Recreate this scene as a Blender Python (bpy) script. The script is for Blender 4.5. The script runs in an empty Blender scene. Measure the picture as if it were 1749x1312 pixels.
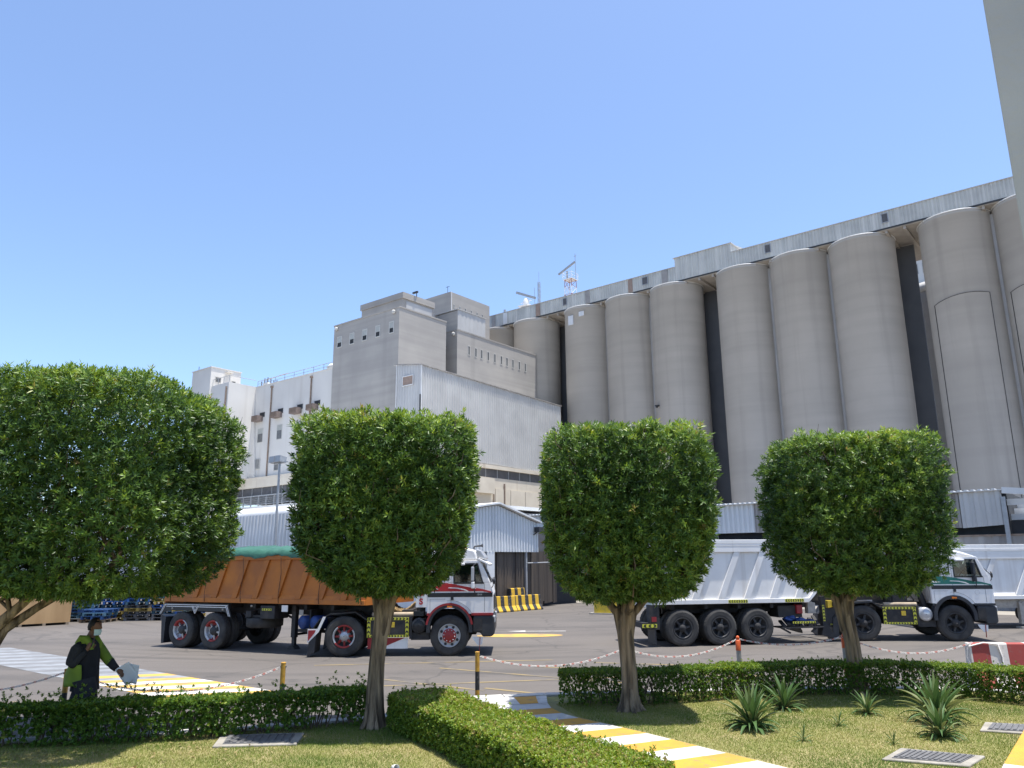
import bpy, bmesh, math, random
import numpy as np
from math import sin, cos, pi, radians, sqrt, atan2
from mathutils import Vector, Matrix

random.seed(7)
SC = bpy.context.scene
COL = SC.collection

# ------------------------------------------------------------------ camera
cam_d = bpy.data.cameras.new('camera')
cam = bpy.data.objects.new('camera', cam_d)
COL.objects.link(cam)
PITCH, ROLL, CAM_H = radians(13.05), radians(0.48), 2.35
fw = Vector((0, cos(PITCH), sin(PITCH)))
r0 = Vector((1, 0, 0)); u0 = Vector((0, -sin(PITCH), cos(PITCH)))
rt = r0 * cos(ROLL) - u0 * sin(ROLL); up = u0 * cos(ROLL) + r0 * sin(ROLL)
mw = Matrix((rt, up, -fw)).transposed().to_4x4(); mw.translation = (0, 0, CAM_H)
cam.matrix_world = mw
cam_d.sensor_fit = 'HORIZONTAL'; cam_d.sensor_width = 36.0
cam_d.lens = 36.0 * 1314.0 / 1749.0
cam_d.clip_start = 0.1; cam_d.clip_end = 3000
SC.camera = cam

# ------------------------------------------------------------------ light
SUN_DIR = Vector((0.15, -0.055, 0.985)).normalized()
SUN_EL = math.asin(SUN_DIR.z)
world = bpy.data.worlds.new('World'); SC.world = world; world.use_nodes = True
wn = world.node_tree.nodes; wl = world.node_tree.links
bg = wn['Background']
sky = wn.new('ShaderNodeTexSky'); sky.sky_type = 'NISHITA'; sky.sun_disc = False
sky.sun_elevation = SUN_EL; sky.sun_rotation = radians(90)
sky.altitude = 0; sky.air_density = 0.8; sky.dust_density = 0.9; sky.ozone_density = 3.6
wl.new(sky.outputs[0], bg.inputs[0]); bg.inputs[1].default_value = 0.13
sun_d = bpy.data.lights.new('sun', 'SUN'); sun_d.energy = 3.7; sun_d.angle = radians(0.5)
sun_d.color = (1.0, 0.955, 0.88)
sun = bpy.data.objects.new('sun', sun_d); COL.objects.link(sun)
sun.rotation_euler = SUN_DIR.to_track_quat('Z', 'Y').to_euler(); sun.location = (0, 0, 80)
vs = SC.view_settings
vs.view_transform = 'Standard'; vs.look = 'None'; vs.gamma = 1.0; vs.use_curve_mapping = False
vs.exposure = 1.15
SC.cycles.max_bounces = 8; SC.cycles.transparent_max_bounces = 12
SC.cycles.use_denoising = True

# ------------------------------------------------------------------ materials
def link(nt, a, b): nt.links.new(a, b)

def M(name, col, col2=None, scale=3.0, rough=0.7, metal=0.0, bump=0.0, bscale=None, stretch=(1, 1, 1),
      spec=0.4, detail=6.0, lo=0.35, hi=0.65, streak=None, band=None, rnd=0.0, dist=0.02):
    """procedural: base colour mixed with a second colour by noise; optional vertical streaks, horizontal bands"""
    m = bpy.data.materials.new(name); m.use_nodes = True
    nt = m.node_tree; N = nt.nodes; b = N['Principled BSDF']
    b.inputs['Roughness'].default_value = rough; b.inputs['Metallic'].default_value = metal
    b.inputs['Specular IOR Level'].default_value = spec
    b.inputs['Base Color'].default_value = (*col, 1)
    tc = N.new('ShaderNodeTexCoord'); oi = N.new('ShaderNodeObjectInfo')
    off = N.new('ShaderNodeVectorMath'); off.operation = 'MULTIPLY_ADD'
    link(nt, oi.outputs['Random'], off.inputs[0]); off.inputs[1].default_value = (37, 53, 19)
    link(nt, tc.outputs['Object'], off.inputs[2])
    co = off.outputs[0]
    def noise(sc, st, det=detail):
        mp = N.new('ShaderNodeMapping'); mp.inputs['Scale'].default_value = st
        link(nt, co, mp.inputs[0])
        n = N.new('ShaderNodeTexNoise'); n.inputs['Scale'].default_value = sc; n.inputs['Detail'].default_value = det
        link(nt, mp.outputs[0], n.inputs[0]); return n.outputs['Fac']
    def ramp(f, a, c):
        r = N.new('ShaderNodeMapRange'); r.inputs['From Min'].default_value = a; r.inputs['From Max'].default_value = c
        link(nt, f, r.inputs['Value']); return r.outputs[0]
    cur = None
    def mixc(a, col_b, f, mode='MIX', amt=1.0):
        x = N.new('ShaderNodeMix'); x.data_type = 'RGBA'; x.blend_type = mode
        if amt != 1.0:
            mm = N.new('ShaderNodeMath'); mm.operation = 'MULTIPLY'; link(nt, f, mm.inputs[0]); mm.inputs[1].default_value = amt; f = mm.outputs[0]
        link(nt, f, x.inputs[0])
        if isinstance(a, tuple): x.inputs[6].default_value = (*a, 1)
        else: link(nt, a, x.inputs[6])
        x.inputs[7].default_value = (*col_b, 1)
        return x.outputs[2]
    if col2 is not None:
        cur = mixc(tuple(col), tuple(col2), ramp(noise(scale, stretch), lo, hi))
    if band:      # (colour, scale, amount) thin horizontal pours
        cur = mixc(cur or tuple(col), band[0], ramp(noise(band[1], (0.03, 0.03, 1.0), 4), 0.42, 0.62), amt=band[2])
    if streak:    # (colour, scale, amount, lo, hi) vertical run-off
        cur = mixc(cur or tuple(col), streak[0], ramp(noise(streak[1], (1, 1, 0.035), 5), streak[3], streak[4]), amt=streak[2])
    if rnd > 0:
        hs = N.new('ShaderNodeHueSaturation')
        r = N.new('ShaderNodeMapRange'); r.inputs['To Min'].default_value = 1 - rnd; r.inputs['To Max'].default_value = 1 + rnd
        link(nt, oi.outputs['Random'], r.inputs['Value']); link(nt, r.outputs[0], hs.inputs['Value'])
        if cur is None: hs.inputs['Color'].default_value = (*col, 1)
        else: link(nt, cur, hs.inputs['Color'])
        cur = hs.outputs[0]
    if cur is not None: link(nt, cur, b.inputs['Base Color'])
    if bump > 0:
        bp = N.new('ShaderNodeBump'); bp.inputs['Strength'].default_value = bump; bp.inputs['Distance'].default_value = dist
        link(nt, noise(bscale or scale * 4, stretch, 4), bp.inputs['Height']); link(nt, bp.outputs[0], b.inputs['Normal'])
    return m

def M_leaf(name, stops, trans=0.25, rough=0.42, spec=0.35):
    m = bpy.data.materials.new(name); m.use_nodes = True
    nt = m.node_tree; N = nt.nodes; b = N['Principled BSDF']; out = N['Material Output']
    at = N.new('ShaderNodeAttribute'); at.attribute_name = 'tint'
    cr = N.new('ShaderNodeValToRGB'); e = cr.color_ramp.elements
    e[0].position = stops[0][0]; e[0].color = (*stops[0][1], 1); e[1].position = stops[-1][0]; e[1].color = (*stops[-1][1], 1)
    for p, c in stops[1:-1]:
        k = e.new(p); k.color = (*c, 1)
    link(nt, at.outputs['Fac'], cr.inputs[0]); link(nt, cr.outputs[0], b.inputs['Base Color'])
    b.inputs['Roughness'].default_value = rough; b.inputs['Specular IOR Level'].default_value = spec
    tr = N.new('ShaderNodeBsdfTranslucent'); hs = N.new('ShaderNodeHueSaturation')
    hs.inputs['Hue'].default_value = 0.48; hs.inputs['Value'].default_value = 1.5; hs.inputs['Saturation'].default_value = 1.1
    link(nt, cr.outputs[0], hs.inputs['Color']); link(nt, hs.outputs[0], tr.inputs[0])
    mx = N.new('ShaderNodeMixShader'); mx.inputs[0].default_value = trans
    link(nt, b.outputs[0], mx.inputs[1]); link(nt, tr.outputs[0], mx.inputs[2]); link(nt, mx.outputs[0], out.inputs[0])
    return m

def M_stripes(name, cols, width, axis=0, phase=0.0, rough=0.75):
    """flat painted bands along one object axis, with chipped, dusty paint"""
    m = bpy.data.materials.new(name); m.use_nodes = True
    nt = m.node_tree; N = nt.nodes; b = N['Principled BSDF']; b.inputs['Roughness'].default_value = rough
    tc = N.new('ShaderNodeTexCoord'); sp = N.new('ShaderNodeSeparateXYZ'); link(nt, tc.outputs['Object'], sp.inputs[0])
    a = N.new('ShaderNodeMath'); a.operation = 'MULTIPLY_ADD'; a.inputs[1].default_value = 1 / (2 * width); a.inputs[2].default_value = phase
    link(nt, sp.outputs[axis], a.inputs[0])
    f = N.new('ShaderNodeMath'); f.operation = 'FRACT'; link(nt, a.outputs[0], f.inputs[0])
    g = N.new('ShaderNodeMath'); g.operation = 'GREATER_THAN'; g.inputs[1].default_value = 0.5; link(nt, f.outputs[0], g.inputs[0])
    x = N.new('ShaderNodeMix'); x.data_type = 'RGBA'; link(nt, g.outputs[0], x.inputs[0])
    x.inputs[6].default_value = (*cols[0], 1); x.inputs[7].default_value = (*cols[1], 1)
    n = N.new('ShaderNodeTexNoise'); n.inputs['Scale'].default_value = 9; n.inputs['Detail'].default_value = 7; link(nt, tc.outputs['Object'], n.inputs[0])
    r = N.new('ShaderNodeMapRange'); r.inputs['From Min'].default_value = 0.58; r.inputs['From Max'].default_value = 0.72; r.inputs['To Max'].default_value = 0.6
    link(nt, n.outputs['Fac'], r.inputs['Value'])
    y = N.new('ShaderNodeMix'); y.data_type = 'RGBA'; link(nt, r.outputs[0], y.inputs[0]); link(nt, x.outputs[2], y.inputs[6]); y.inputs[7].default_value = (0.2, 0.18, 0.16, 1)
    link(nt, y.outputs[2], b.inputs['Base Color'])
    return m

def M_glass(name, tint, alpha, rough=0.05):
    m = bpy.data.materials.new(name); m.use_nodes = True
    nt = m.node_tree; N = nt.nodes; out = N['Material Output']
    t = N.new('ShaderNodeBsdfTransparent'); t.inputs[0].default_value = (*tint, 1)
    g = N.new('ShaderNodeBsdfGlossy'); g.inputs['Roughness'].default_value = rough
    fr = N.new('ShaderNodeFresnel'); fr.inputs[0].default_value = 1.5
    mm = N.new('ShaderNodeMath'); mm.operation = 'MAXIMUM'; mm.inputs[1].default_value = alpha; link(nt, fr.outputs[0], mm.inputs[0])
    mx = N.new('ShaderNodeMixShader'); link(nt, mm.outputs[0], mx.inputs[0]); link(nt, t.outputs[0], mx.inputs[1]); link(nt, g.outputs[0], mx.inputs[2])
    link(nt, mx.outputs[0], out.inputs[0]); return m

MT = {}
MT['silo'] = M('silo_concrete', (0.425, 0.415, 0.405), (0.375, 0.367, 0.358), 0.16, 0.9, band=((0.31, 0.305, 0.30), 0.8, 0.3),
               streak=((0.25, 0.245, 0.24), 0.7, 0.45, 0.56, 0.76), bump=0.3, bscale=6, rnd=0.045)
MT['concrete'] = M('cast_concrete', (0.42, 0.395, 0.36), (0.355, 0.335, 0.31), 0.22, 0.9, band=((0.29, 0.275, 0.26), 1.4, 0.4),
                   streak=((0.25, 0.24, 0.225), 0.6, 0.35, 0.58, 0.75), bump=0.25, bscale=6)
MT['soffit'] = M('soffit_concrete', (0.42, 0.38, 0.33), (0.33, 0.30, 0.27), 0.6, 0.9)
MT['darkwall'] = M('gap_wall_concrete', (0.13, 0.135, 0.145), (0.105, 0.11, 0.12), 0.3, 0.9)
MT['white'] = M('whitewashed_render', (0.68, 0.66, 0.62), (0.61, 0.59, 0.555), 0.18, 0.85, streak=((0.44, 0.40, 0.345), 0.6, 0.55, 0.54, 0.76), bump=0.1)
MT['cream'] = M('cream_render', (0.66, 0.60, 0.50), (0.58, 0.52, 0.43), 0.5, 0.85, streak=((0.38, 0.29, 0.20), 0.9, 0.6, 0.62, 0.8))
MT['greyplast'] = M('grey_render', (0.49, 0.475, 0.43), (0.435, 0.42, 0.385), 0.8, 0.9, bump=0.4, bscale=12, streak=((0.36, 0.35, 0.32), 1.2, 0.5, 0.52, 0.72))
MT['sheet'] = M('galvanised_sheet', (0.52, 0.515, 0.50), (0.44, 0.435, 0.425), 0.35, 0.5, metal=0.0, streak=((0.43, 0.42, 0.41), 1.0, 0.5, 0.5, 0.75))
MT['gsheet'] = M('weathered_gallery_sheet', (0.52, 0.52, 0.485), (0.44, 0.44, 0.415), 0.5, 0.55, metal=0.0, streak=((0.66, 0.65, 0.61), 1.6, 0.6, 0.48, 0.66))
MT['bluesheet'] = M('pale_blue_sheet', (0.66, 0.68, 0.69), (0.60, 0.62, 0.63), 0.5, 0.5, metal=0.0, streak=((0.46, 0.475, 0.485), 1.2, 0.5, 0.5, 0.7))
MT['whitesheet'] = M('white_sheet', (0.70, 0.70, 0.69), (0.60, 0.60, 0.59), 0.5, 0.5, streak=((0.50, 0.49, 0.47), 1.2, 0.5, 0.52, 0.72))
MT['oldsheet'] = M('weathered_shed_sheet', (0.34, 0.32, 0.30), (0.25, 0.235, 0.225), 0.5, 0.6, streak=((0.46, 0.44, 0.415), 1.5, 0.6, 0.5, 0.68))
MT['dark'] = M('dark_opening', (0.035, 0.038, 0.042), (0.025, 0.027, 0.03), 2, 0.8)
MT['louvre'] = M('dark_louvre', (0.115, 0.115, 0.12), (0.09, 0.09, 0.095), 1.5, 0.7)
MT['brownpanel'] = M('brown_louvre', (0.33, 0.24, 0.19), (0.27, 0.2, 0.16), 3, 0.7)
MT['acbrown'] = M('brown_cooler_case', (0.21, 0.165, 0.145), (0.17, 0.135, 0.12), 3, 0.7)
MT['pane'] = M('dusty_pane', (0.10, 0.105, 0.11), (0.16, 0.16, 0.155), 2, 0.35)
MT['palepane'] = M('pale_blind', (0.42, 0.43, 0.40), (0.36, 0.37, 0.35), 2, 0.6)
MT['frame'] = M('pale_window_frame', (0.50, 0.49, 0.46), rough=0.6)
MT['steel'] = M('painted_grey_steel', (0.38, 0.39, 0.40), (0.32, 0.33, 0.34), 4, 0.5, metal=0.3)
MT['darksteel'] = M('dark_steel', (0.06, 0.062, 0.066), (0.04, 0.042, 0.045), 5, 0.55, metal=0.2)
MT['rust'] = M('rusty_pipe', (0.30, 0.23, 0.18), (0.22, 0.16, 0.12), 4, 0.8)
MT['redsteel'] = M('red_mast_paint', (0.33, 0.15, 0.13), rough=0.6)
MT['whitesteel'] = M('white_mast_paint', (0.75, 0.74, 0.72), rough=0.6)
MT['bark'] = M('grey_brown_bark', (0.29, 0.22, 0.145), (0.085, 0.064, 0.044), 13, 0.95, bump=1.0, bscale=22, stretch=(1, 1, 0.09), lo=0.40, hi=0.60, dist=0.05)
MT['stem'] = M('hedge_stem', (0.17, 0.13, 0.095), (0.11, 0.085, 0.06), 8, 0.9)
MT['kerb'] = M('kerb_concrete', (0.50, 0.49, 0.47), (0.36, 0.35, 0.33), 2.5, 0.9, bump=0.3, bscale=25)
MT['slab'] = M('manhole_surround', (0.33, 0.31, 0.275), (0.24, 0.225, 0.195), 5, 0.95, bump=0.4, bscale=30)
MT['lid'] = M('cast_iron_lid', (0.20, 0.20, 0.205), (0.14, 0.14, 0.145), 6, 0.6, metal=0.4)
MT['pwhite'] = M('worn_white_paint', (0.55, 0.54, 0.515), (0.44, 0.43, 0.405), 2.2, 0.8, bump=0.2, bscale=40, lo=0.42, hi=0.7, streak=((0.24, 0.22, 0.195), 7.0, 0.6, 0.57, 0.68))
MT['pyellow'] = M('worn_yellow_paint', (0.56, 0.295, 0.04), (0.45, 0.24, 0.045), 2.2, 0.8, bump=0.2, bscale=40, lo=0.42, hi=0.7, streak=((0.24, 0.18, 0.11), 7.0, 0.6, 0.57, 0.68))
MT['pgrey'] = M('grey_paint', (0.42, 0.425, 0.43), (0.36, 0.365, 0.37), 2.2, 0.8)
MT['lwhite'] = M('old_crossing_white', (0.235, 0.25, 0.268), (0.15, 0.158, 0.166), 3.0, 0.85, lo=0.42, hi=0.75)
MT['fwhite'] = M('faded_white_paint', (0.165, 0.17, 0.178), (0.12, 0.12, 0.122), 3.0, 0.85, lo=0.45, hi=0.75)
MT['fyellow'] = M('faded_yellow_paint', (0.50, 0.31, 0.07), (0.20, 0.16, 0.11), 2.5, 0.85, lo=0.48, hi=0.74)
MT['vyellow'] = M('ghost_yellow_paint', (0.25, 0.19, 0.09), (0.13, 0.118, 0.105), 1.5, 0.85, lo=0.42, hi=0.6)
MT['ply'] = M('plywood', (0.47, 0.30, 0.145), (0.38, 0.235, 0.11), 2.0, 0.8, stretch=(1, 1, 0.25))
MT['blackposts'] = M('post_black', (0.03, 0.03, 0.03), (0.10, 0.095, 0.09), 18, 0.7, lo=0.5, hi=0.7)
MT['postyellow'] = M('post_yellow', (0.58, 0.33, 0.04), (0.42, 0.22, 0.04), 12, 0.6)
MT['orange'] = M('reflective_orange', (0.75, 0.13, 0.03), (0.62, 0.11, 0.03), 9, 0.5)
MT['postgrey'] = M('post_galvanised', (0.42, 0.39, 0.35), (0.30, 0.28, 0.25), 9, 0.7)
MT['chainw'] = M('white_plastic_chain', (0.72, 0.69, 0.66), rough=0.5)
MT['chainr'] = M('red_plastic_chain', (0.60, 0.16, 0.12), rough=0.5)
MT['bag'] = M('white_bag', (0.72, 0.71, 0.69), (0.6, 0.59, 0.57), 3, 0.7)
MT['curtain'] = M('dirty_strip_curtain', (0.10, 0.08, 0.062), (0.045, 0.038, 0.034), 2.2, 0.7, stretch=(1, 1, 0.06))
# vehicles
MT['cabwhite'] = M('white_cab_paint', (0.80, 0.79, 0.775), (0.74, 0.73, 0.71), 1.6, 0.32, spec=0.5, lo=0.4, hi=0.75, streak=((0.50, 0.45, 0.38), 5.0, 0.35, 0.58, 0.74))
MT['cabred'] = M('red_vinyl', (0.42, 0.025, 0.03), rough=0.35)
MT['cabgreen'] = M('green_vinyl', (0.015, 0.16, 0.125), rough=0.35)
MT['cabblack'] = M('black_vinyl', (0.02, 0.022, 0.026), rough=0.4)
MT['redpaint'] = M('red_trim_paint', (0.32, 0.025, 0.03), (0.25, 0.02, 0.025), 4, 0.4)
MT['blackplastic'] = M('black_plastic', (0.028, 0.03, 0.036), (0.05, 0.052, 0.056), 4, 0.5, lo=0.45, hi=0.8)
MT['chassis'] = M('grimy_chassis', (0.028, 0.028, 0.03), (0.06, 0.055, 0.05), 5, 0.75, lo=0.45, hi=0.75)
MT['tyre'] = M('dusty_tyre', (0.035, 0.034, 0.034), (0.065, 0.062, 0.058), 4, 0.85, bump=0.3, bscale=30)
MT['rimsilver'] = M('silver_rim', (0.52, 0.53, 0.55), (0.40, 0.41, 0.42), 6, 0.4, metal=0.5)
MT['rimred'] = M('red_rim', (0.36, 0.04, 0.035), (0.26, 0.03, 0.03), 6, 0.5)
MT['rimdark'] = M('dark_rim', (0.05, 0.05, 0.052), (0.03, 0.03, 0.032), 6, 0.6)
MT['tankblue'] = M('blue_air_tank', (0.02, 0.06, 0.22), (0.015, 0.04, 0.15), 5, 0.5)
MT['boxorange'] = M('orange_tipper_paint', (0.50, 0.165, 0.022), (0.36, 0.12, 0.026), 1.4, 0.55, streak=((0.24, 0.085, 0.03), 2.0, 0.5, 0.58, 0.75), bump=0.1, bscale=4)
MT['boxwhite'] = M('white_tipper_paint', (0.80, 0.79, 0.77), (0.71, 0.70, 0.675), 1.3, 0.5, streak=((0.42, 0.37, 0.32), 3.0, 0.5, 0.58, 0.76), bump=0.1, bscale=4)
MT['tarp'] = M('green_tarpaulin', (0.038, 0.135, 0.092), (0.024, 0.09, 0.065), 2.2, 0.6, bump=0.6, bscale=3, dist=0.06)
MT['tape_y'] = M('yellow_tape', (0.62, 0.60, 0.06), rough=0.45)
MT['tape_k'] = M('black_tape', (0.02, 0.02, 0.02), rough=0.45)
MT['yellowplate'] = M('yellow_plate', (0.68, 0.48, 0.03), (0.5, 0.36, 0.05), 14, 0.5)
MT['amber'] = M('amber_lens', (0.85, 0.22, 0.02), rough=0.25)
MT['hose'] = M('tan_coiled_hose', (0.36, 0.25, 0.11), (0.25, 0.17, 0.08), 9, 0.5)
MT['glass'] = M_glass('cab_glass', (0.62, 0.72, 0.70), 0.10)
MT['mirror'] = M('mirror_back', (0.5, 0.51, 0.53), rough=0.3, metal=0.4)
MT['seat'] = M('seat_cloth', (0.05, 0.045, 0.045), rough=0.9)
MT['grime'] = M('tan_dusty_tank', (0.42, 0.34, 0.24), (0.3, 0.24, 0.17), 5, 0.7)
# person
MT['skin'] = M('brown_skin', (0.17, 0.085, 0.052), rough=0.55)
MT['hair'] = M('black_hair', (0.012, 0.011, 0.011), rough=0.6)
MT['clothblack'] = M('black_cloth', (0.018, 0.019, 0.023), (0.03, 0.031, 0.036), 6, 0.9, bump=0.5, bscale=12)
MT['clothnavy'] = M('dark_blue_cloth', (0.016, 0.017, 0.022), (0.010, 0.011, 0.015), 6, 0.9, bump=0.5, bscale=12)
MT['hivis'] = M('hivis_green_cloth', (0.19, 0.285, 0.03), (0.14, 0.215, 0.025), 5, 0.75, bump=0.4, bscale=9)
MT['reflect'] = M('reflective_tape', (0.55, 0.57, 0.55), rough=0.4)
MT['mask'] = M('pale_blue_mask', (0.50, 0.66, 0.68), rough=0.8)
MT['paper'] = M('white_paper', (0.72, 0.74, 0.76), rough=0.8)
MT['shoe'] = M('dark_shoe', (0.03, 0.025, 0.022), rough=0.6)
MT['phone'] = M('phone_case', (0.02, 0.02, 0.025), rough=0.3)
MT['pal_blue'] = M('blue_pallet_paint', (0.03, 0.09, 0.27), (0.05, 0.12, 0.28), 5, 0.8, rnd=0.35)
MT['pal_teal'] = M('teal_pallet_paint', (0.05, 0.13, 0.20), (0.08, 0.15, 0.19), 5, 0.8, rnd=0.35)
MT['pal_yellow'] = M('yellow_pallet_paint', (0.50, 0.33, 0.06), (0.40, 0.28, 0.08), 5, 0.8, rnd=0.25)
MT['pal_tan'] = M('bare_pallet_wood', (0.34, 0.25, 0.165), (0.25, 0.19, 0.13), 5, 0.85, rnd=0.25)
MT['pal_dark'] = M('dark_grey_pallet_wood', (0.10, 0.10, 0.105), (0.14, 0.13, 0.125), 5, 0.85, rnd=0.3)
MT['pal_red'] = M('red_pallet_paint', (0.36, 0.06, 0.045), rough=0.8)
MT['yb'] = M_stripes('yellow_black_barrier_paint', [(0.62, 0.38, 0.03), (0.03, 0.03, 0.03)], 0.27)
MT['rw'] = M_stripes('red_white_barrier_paint', [(0.33, 0.055, 0.045), (0.66, 0.61, 0.56)], 0.33, phase=0.02)
MT['agave'] = M_leaf('agave_leaf', [(0.0, (0.045, 0.10, 0.03)), (0.6, (0.085, 0.155, 0.055)), (1.0, (0.28, 0.22, 0.10))], 0.15, 0.5, 0.2)
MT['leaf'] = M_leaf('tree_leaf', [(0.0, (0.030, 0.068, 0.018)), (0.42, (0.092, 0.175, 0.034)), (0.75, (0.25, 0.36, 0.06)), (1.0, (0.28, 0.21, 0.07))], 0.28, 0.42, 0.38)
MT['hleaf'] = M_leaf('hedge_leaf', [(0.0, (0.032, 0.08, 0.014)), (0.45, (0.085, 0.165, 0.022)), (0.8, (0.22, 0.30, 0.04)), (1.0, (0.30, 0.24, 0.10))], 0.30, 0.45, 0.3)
MT['grass'] = M_leaf('turf_blade', [(0.0, (0.09, 0.16, 0.03)), (0.5, (0.22, 0.255, 0.06)), (1.0, (0.42, 0.34, 0.16))], 0.2, 0.7, 0.1)

# ------------------------------------------------------------------ mesh builder
class MB:
    def __init__(s): s.v = []; s.f = []; s.m = []; s.s = []
    def add(s, vs, fs, mi=0, sm=False):
        o = len(s.v); s.v += [tuple(v) for v in vs]
        for i, f in enumerate(fs):
            s.f.append([o + k for k in f]); s.m.append(mi[i] if isinstance(mi, list) else mi); s.s.append(sm)
        return s
    def box(s, x0, x1, y0, y1, z0, z1, mi=0):
        if x0 > x1: x0, x1 = x1, x0
        if y0 > y1: y0, y1 = y1, y0
        if z0 > z1: z0, z1 = z1, z0
        v = [(x0, y0, z0), (x1, y0, z0), (x1, y1, z0), (x0, y1, z0), (x0, y0, z1), (x1, y0, z1), (x1, y1, z1), (x0, y1, z1)]
        return s.add(v, [(0, 3, 2, 1), (4, 5, 6, 7), (0, 1, 5, 4), (1, 2, 6, 5), (2, 3, 7, 6), (3, 0, 4, 7)], mi)
    def bar(s, p0, p1, w, h, mi=0, upv=(0, 0, 1)):
        p0 = Vector(p0); p1 = Vector(p1); d = (p1 - p0).normalized(); a = d.cross(Vector(upv))
        if a.length < 1e-4: a = d.cross(Vector((1, 0, 0)))
        a = a.normalized() * w / 2; c = a.cross(d).normalized() * h / 2
        v = [p0 - a - c, p0 + a - c, p0 + a + c, p0 - a + c, p1 - a - c, p1 + a - c, p1 + a + c, p1 - a + c]
        return s.add(v, [(0, 1, 2, 3), (7, 6, 5, 4), (0, 4, 5, 1), (1, 5, 6, 2), (2, 6, 7, 3), (3, 7, 4, 0)], mi)
    def prism(s, poly, ax, a0, a1, mi=0):
        n = len(poly)
        def P(p, a):
            return {'y': (p[0], a, p[1]), 'x': (a, p[0], p[1]), 'z': (p[0], p[1], a)}[ax]
        v = [P(p, a0) for p in poly] + [P(p, a1) for p in poly]
        f = [tuple(range(n)), tuple(reversed(range(n, 2 * n)))] + [(i, n + i, n + (i + 1) % n, (i + 1) % n) for i in range(n)]
        return s.add(v, f, mi)
    def tube(s, pts, rad, n=8, mi=0, cap=True, mod=None):
        pts = [Vector(p) for p in pts]; k = len(pts)
        if not isinstance(rad, (list, tuple)): rad = [rad] * k
        v = []; ref = None
        for i, p in enumerate(pts):
            d = (pts[min(i + 1, k - 1)] - pts[max(i - 1, 0)]).normalized()
            if ref is None:
                ref = Vector((1, 0, 0)) if abs(d.x) < 0.9 else Vector((0, 1, 0))
            a = (ref - d * ref.dot(d)).normalized(); ref = a; b = d.cross(a)
            for j in range(n):
                t = 2 * pi * j / n; r = rad[i] * (mod(i / max(1, k - 1), t) if mod else 1)
                v.append(p + a * cos(t) * r + b * sin(t) * r)
        f = [(i * n + j, i * n + (j + 1) % n, (i + 1) * n + (j + 1) % n, (i + 1) * n + j) for i in range(k - 1) for j in range(n)]
        s.add(v, f, mi, True)
        if cap:
            s.add(v[:n], [tuple(reversed(range(n)))], mi); s.add(v[-n:], [tuple(range(n))], mi)
        return s
    def lathe(s, prof, o, ax, n=24, mi=0, arc=None, sm=True):
        """prof: (radius, along-axis); ax unit axis; mi may be a function of the angle index"""
        o = Vector(o); ax = Vector(ax).normalized()
        a = ax.cross(Vector((0, 0, 1)))
        if a.length < 1e-3: a = Vector((1, 0, 0))
        a.normalize(); b = ax.cross(a)
        v = []
        for r, h in prof:
            for j in range(n):
                t = 2 * pi * j / n; v.append(o + ax * h + (a * cos(t) + b * sin(t)) * r)
        f = []; ms = []
        for i in range(len(prof) - 1):
            for j in range(n):
                f.append((i * n + j, i * n + (j + 1) % n, (i + 1) * n + (j + 1) % n, (i + 1) * n + j)); ms.append(mi(j) if callable(mi) else mi)
        return s.add(v, f, ms, sm)
    def corr(s, p0, p1, zb0, zb1, zt0, zt1, pitch, depth, mi=0):
        """trapezoidal sheet between two plan points, ribs on the left of p0->p1 direction's right-hand normal"""
        p0 = Vector((p0[0], p0[1], 0)); p1 = Vector((p1[0], p1[1], 0)); L = (p1 - p0).length; d = (p1 - p0) / L
        nn = Vector((d.y, -d.x, 0)); k = max(1, int(L / pitch)); pr = []
        for i in range(k):
            for t, h in ((0, 0), (0.3, 0), (0.45, 1), (0.8, 1)):
                pr.append(((i + t) / k, h))
        pr.append((1.0, 0))
        v = []
        for t, h in pr:
            q = p0 + d * (t * L) + nn * (h * depth)
            v.append((q.x, q.y, zb0 + (zb1 - zb0) * t)); v.append((q.x, q.y, zt0 + (zt1 - zt0) * t))
        return s.add(v, [(2 * i, 2 * i + 2, 2 * i + 3, 2 * i + 1) for i in range(len(pr) - 1)], mi)
    def mesh(s, name, mats):
        me = bpy.data.meshes.new(name); me.from_pydata(s.v, [], s.f)
        for m in (mats if isinstance(mats, (list, tuple)) else [mats]): me.materials.append(MT[m] if isinstance(m, str) else m)
        me.polygons.foreach_set('material_index', s.m); me.polygons.foreach_set('use_smooth', s.s)
        me.update(); return me

def obj(name, data, parent=None, loc=None, rot=None):
    o = bpy.data.objects.new(name, data); COL.objects.link(o)
    if parent is not None: o.parent = parent
    if loc is not None: o.location = loc
    if rot is not None: o.rotation_euler = rot
    return o
def tag(o, label=None, cat=None, group=None, kind=None):
    if label: o['label'] = label
    if cat: o['category'] = cat
    if group: o['group'] = group
    if kind: o['kind'] = kind
    return o
def thing(name, label, cat, loc=(0, 0, 0), rz=0.0, group=None):
    o = obj(name, None, None, loc, (0, 0, rz)); o.empty_display_size = 0.3
    return tag(o, label, cat, group)
def part(name, mb, mats, parent, label=None, bevel=0, kind=None, loc=None, rot=None):
    o = obj(name, mb.mesh(name, mats) if isinstance(mb, MB) else mb, parent, loc, rot)
    if label: o['label'] = label
    if kind: o['kind'] = kind
    if bevel:
        b = o.modifiers.new('bevel', 'BEVEL'); b.width = bevel; b.segments = 2; b.limit_method = 'ANGLE'; b.angle_limit = radians(40)
    return o
def solo(name, mb, mats, label, cat, group=None, loc=None, rz=0, bevel=0):
    return tag(part(name, mb, mats, None, bevel=bevel, loc=loc, rot=(0, 0, rz)), label, cat, group)
def structure(name, mb, mats, parent=None, loc=None):
    o = part(name, mb, mats, parent, loc=loc)
    if parent is None: o['kind'] = 'structure'
    return o

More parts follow.
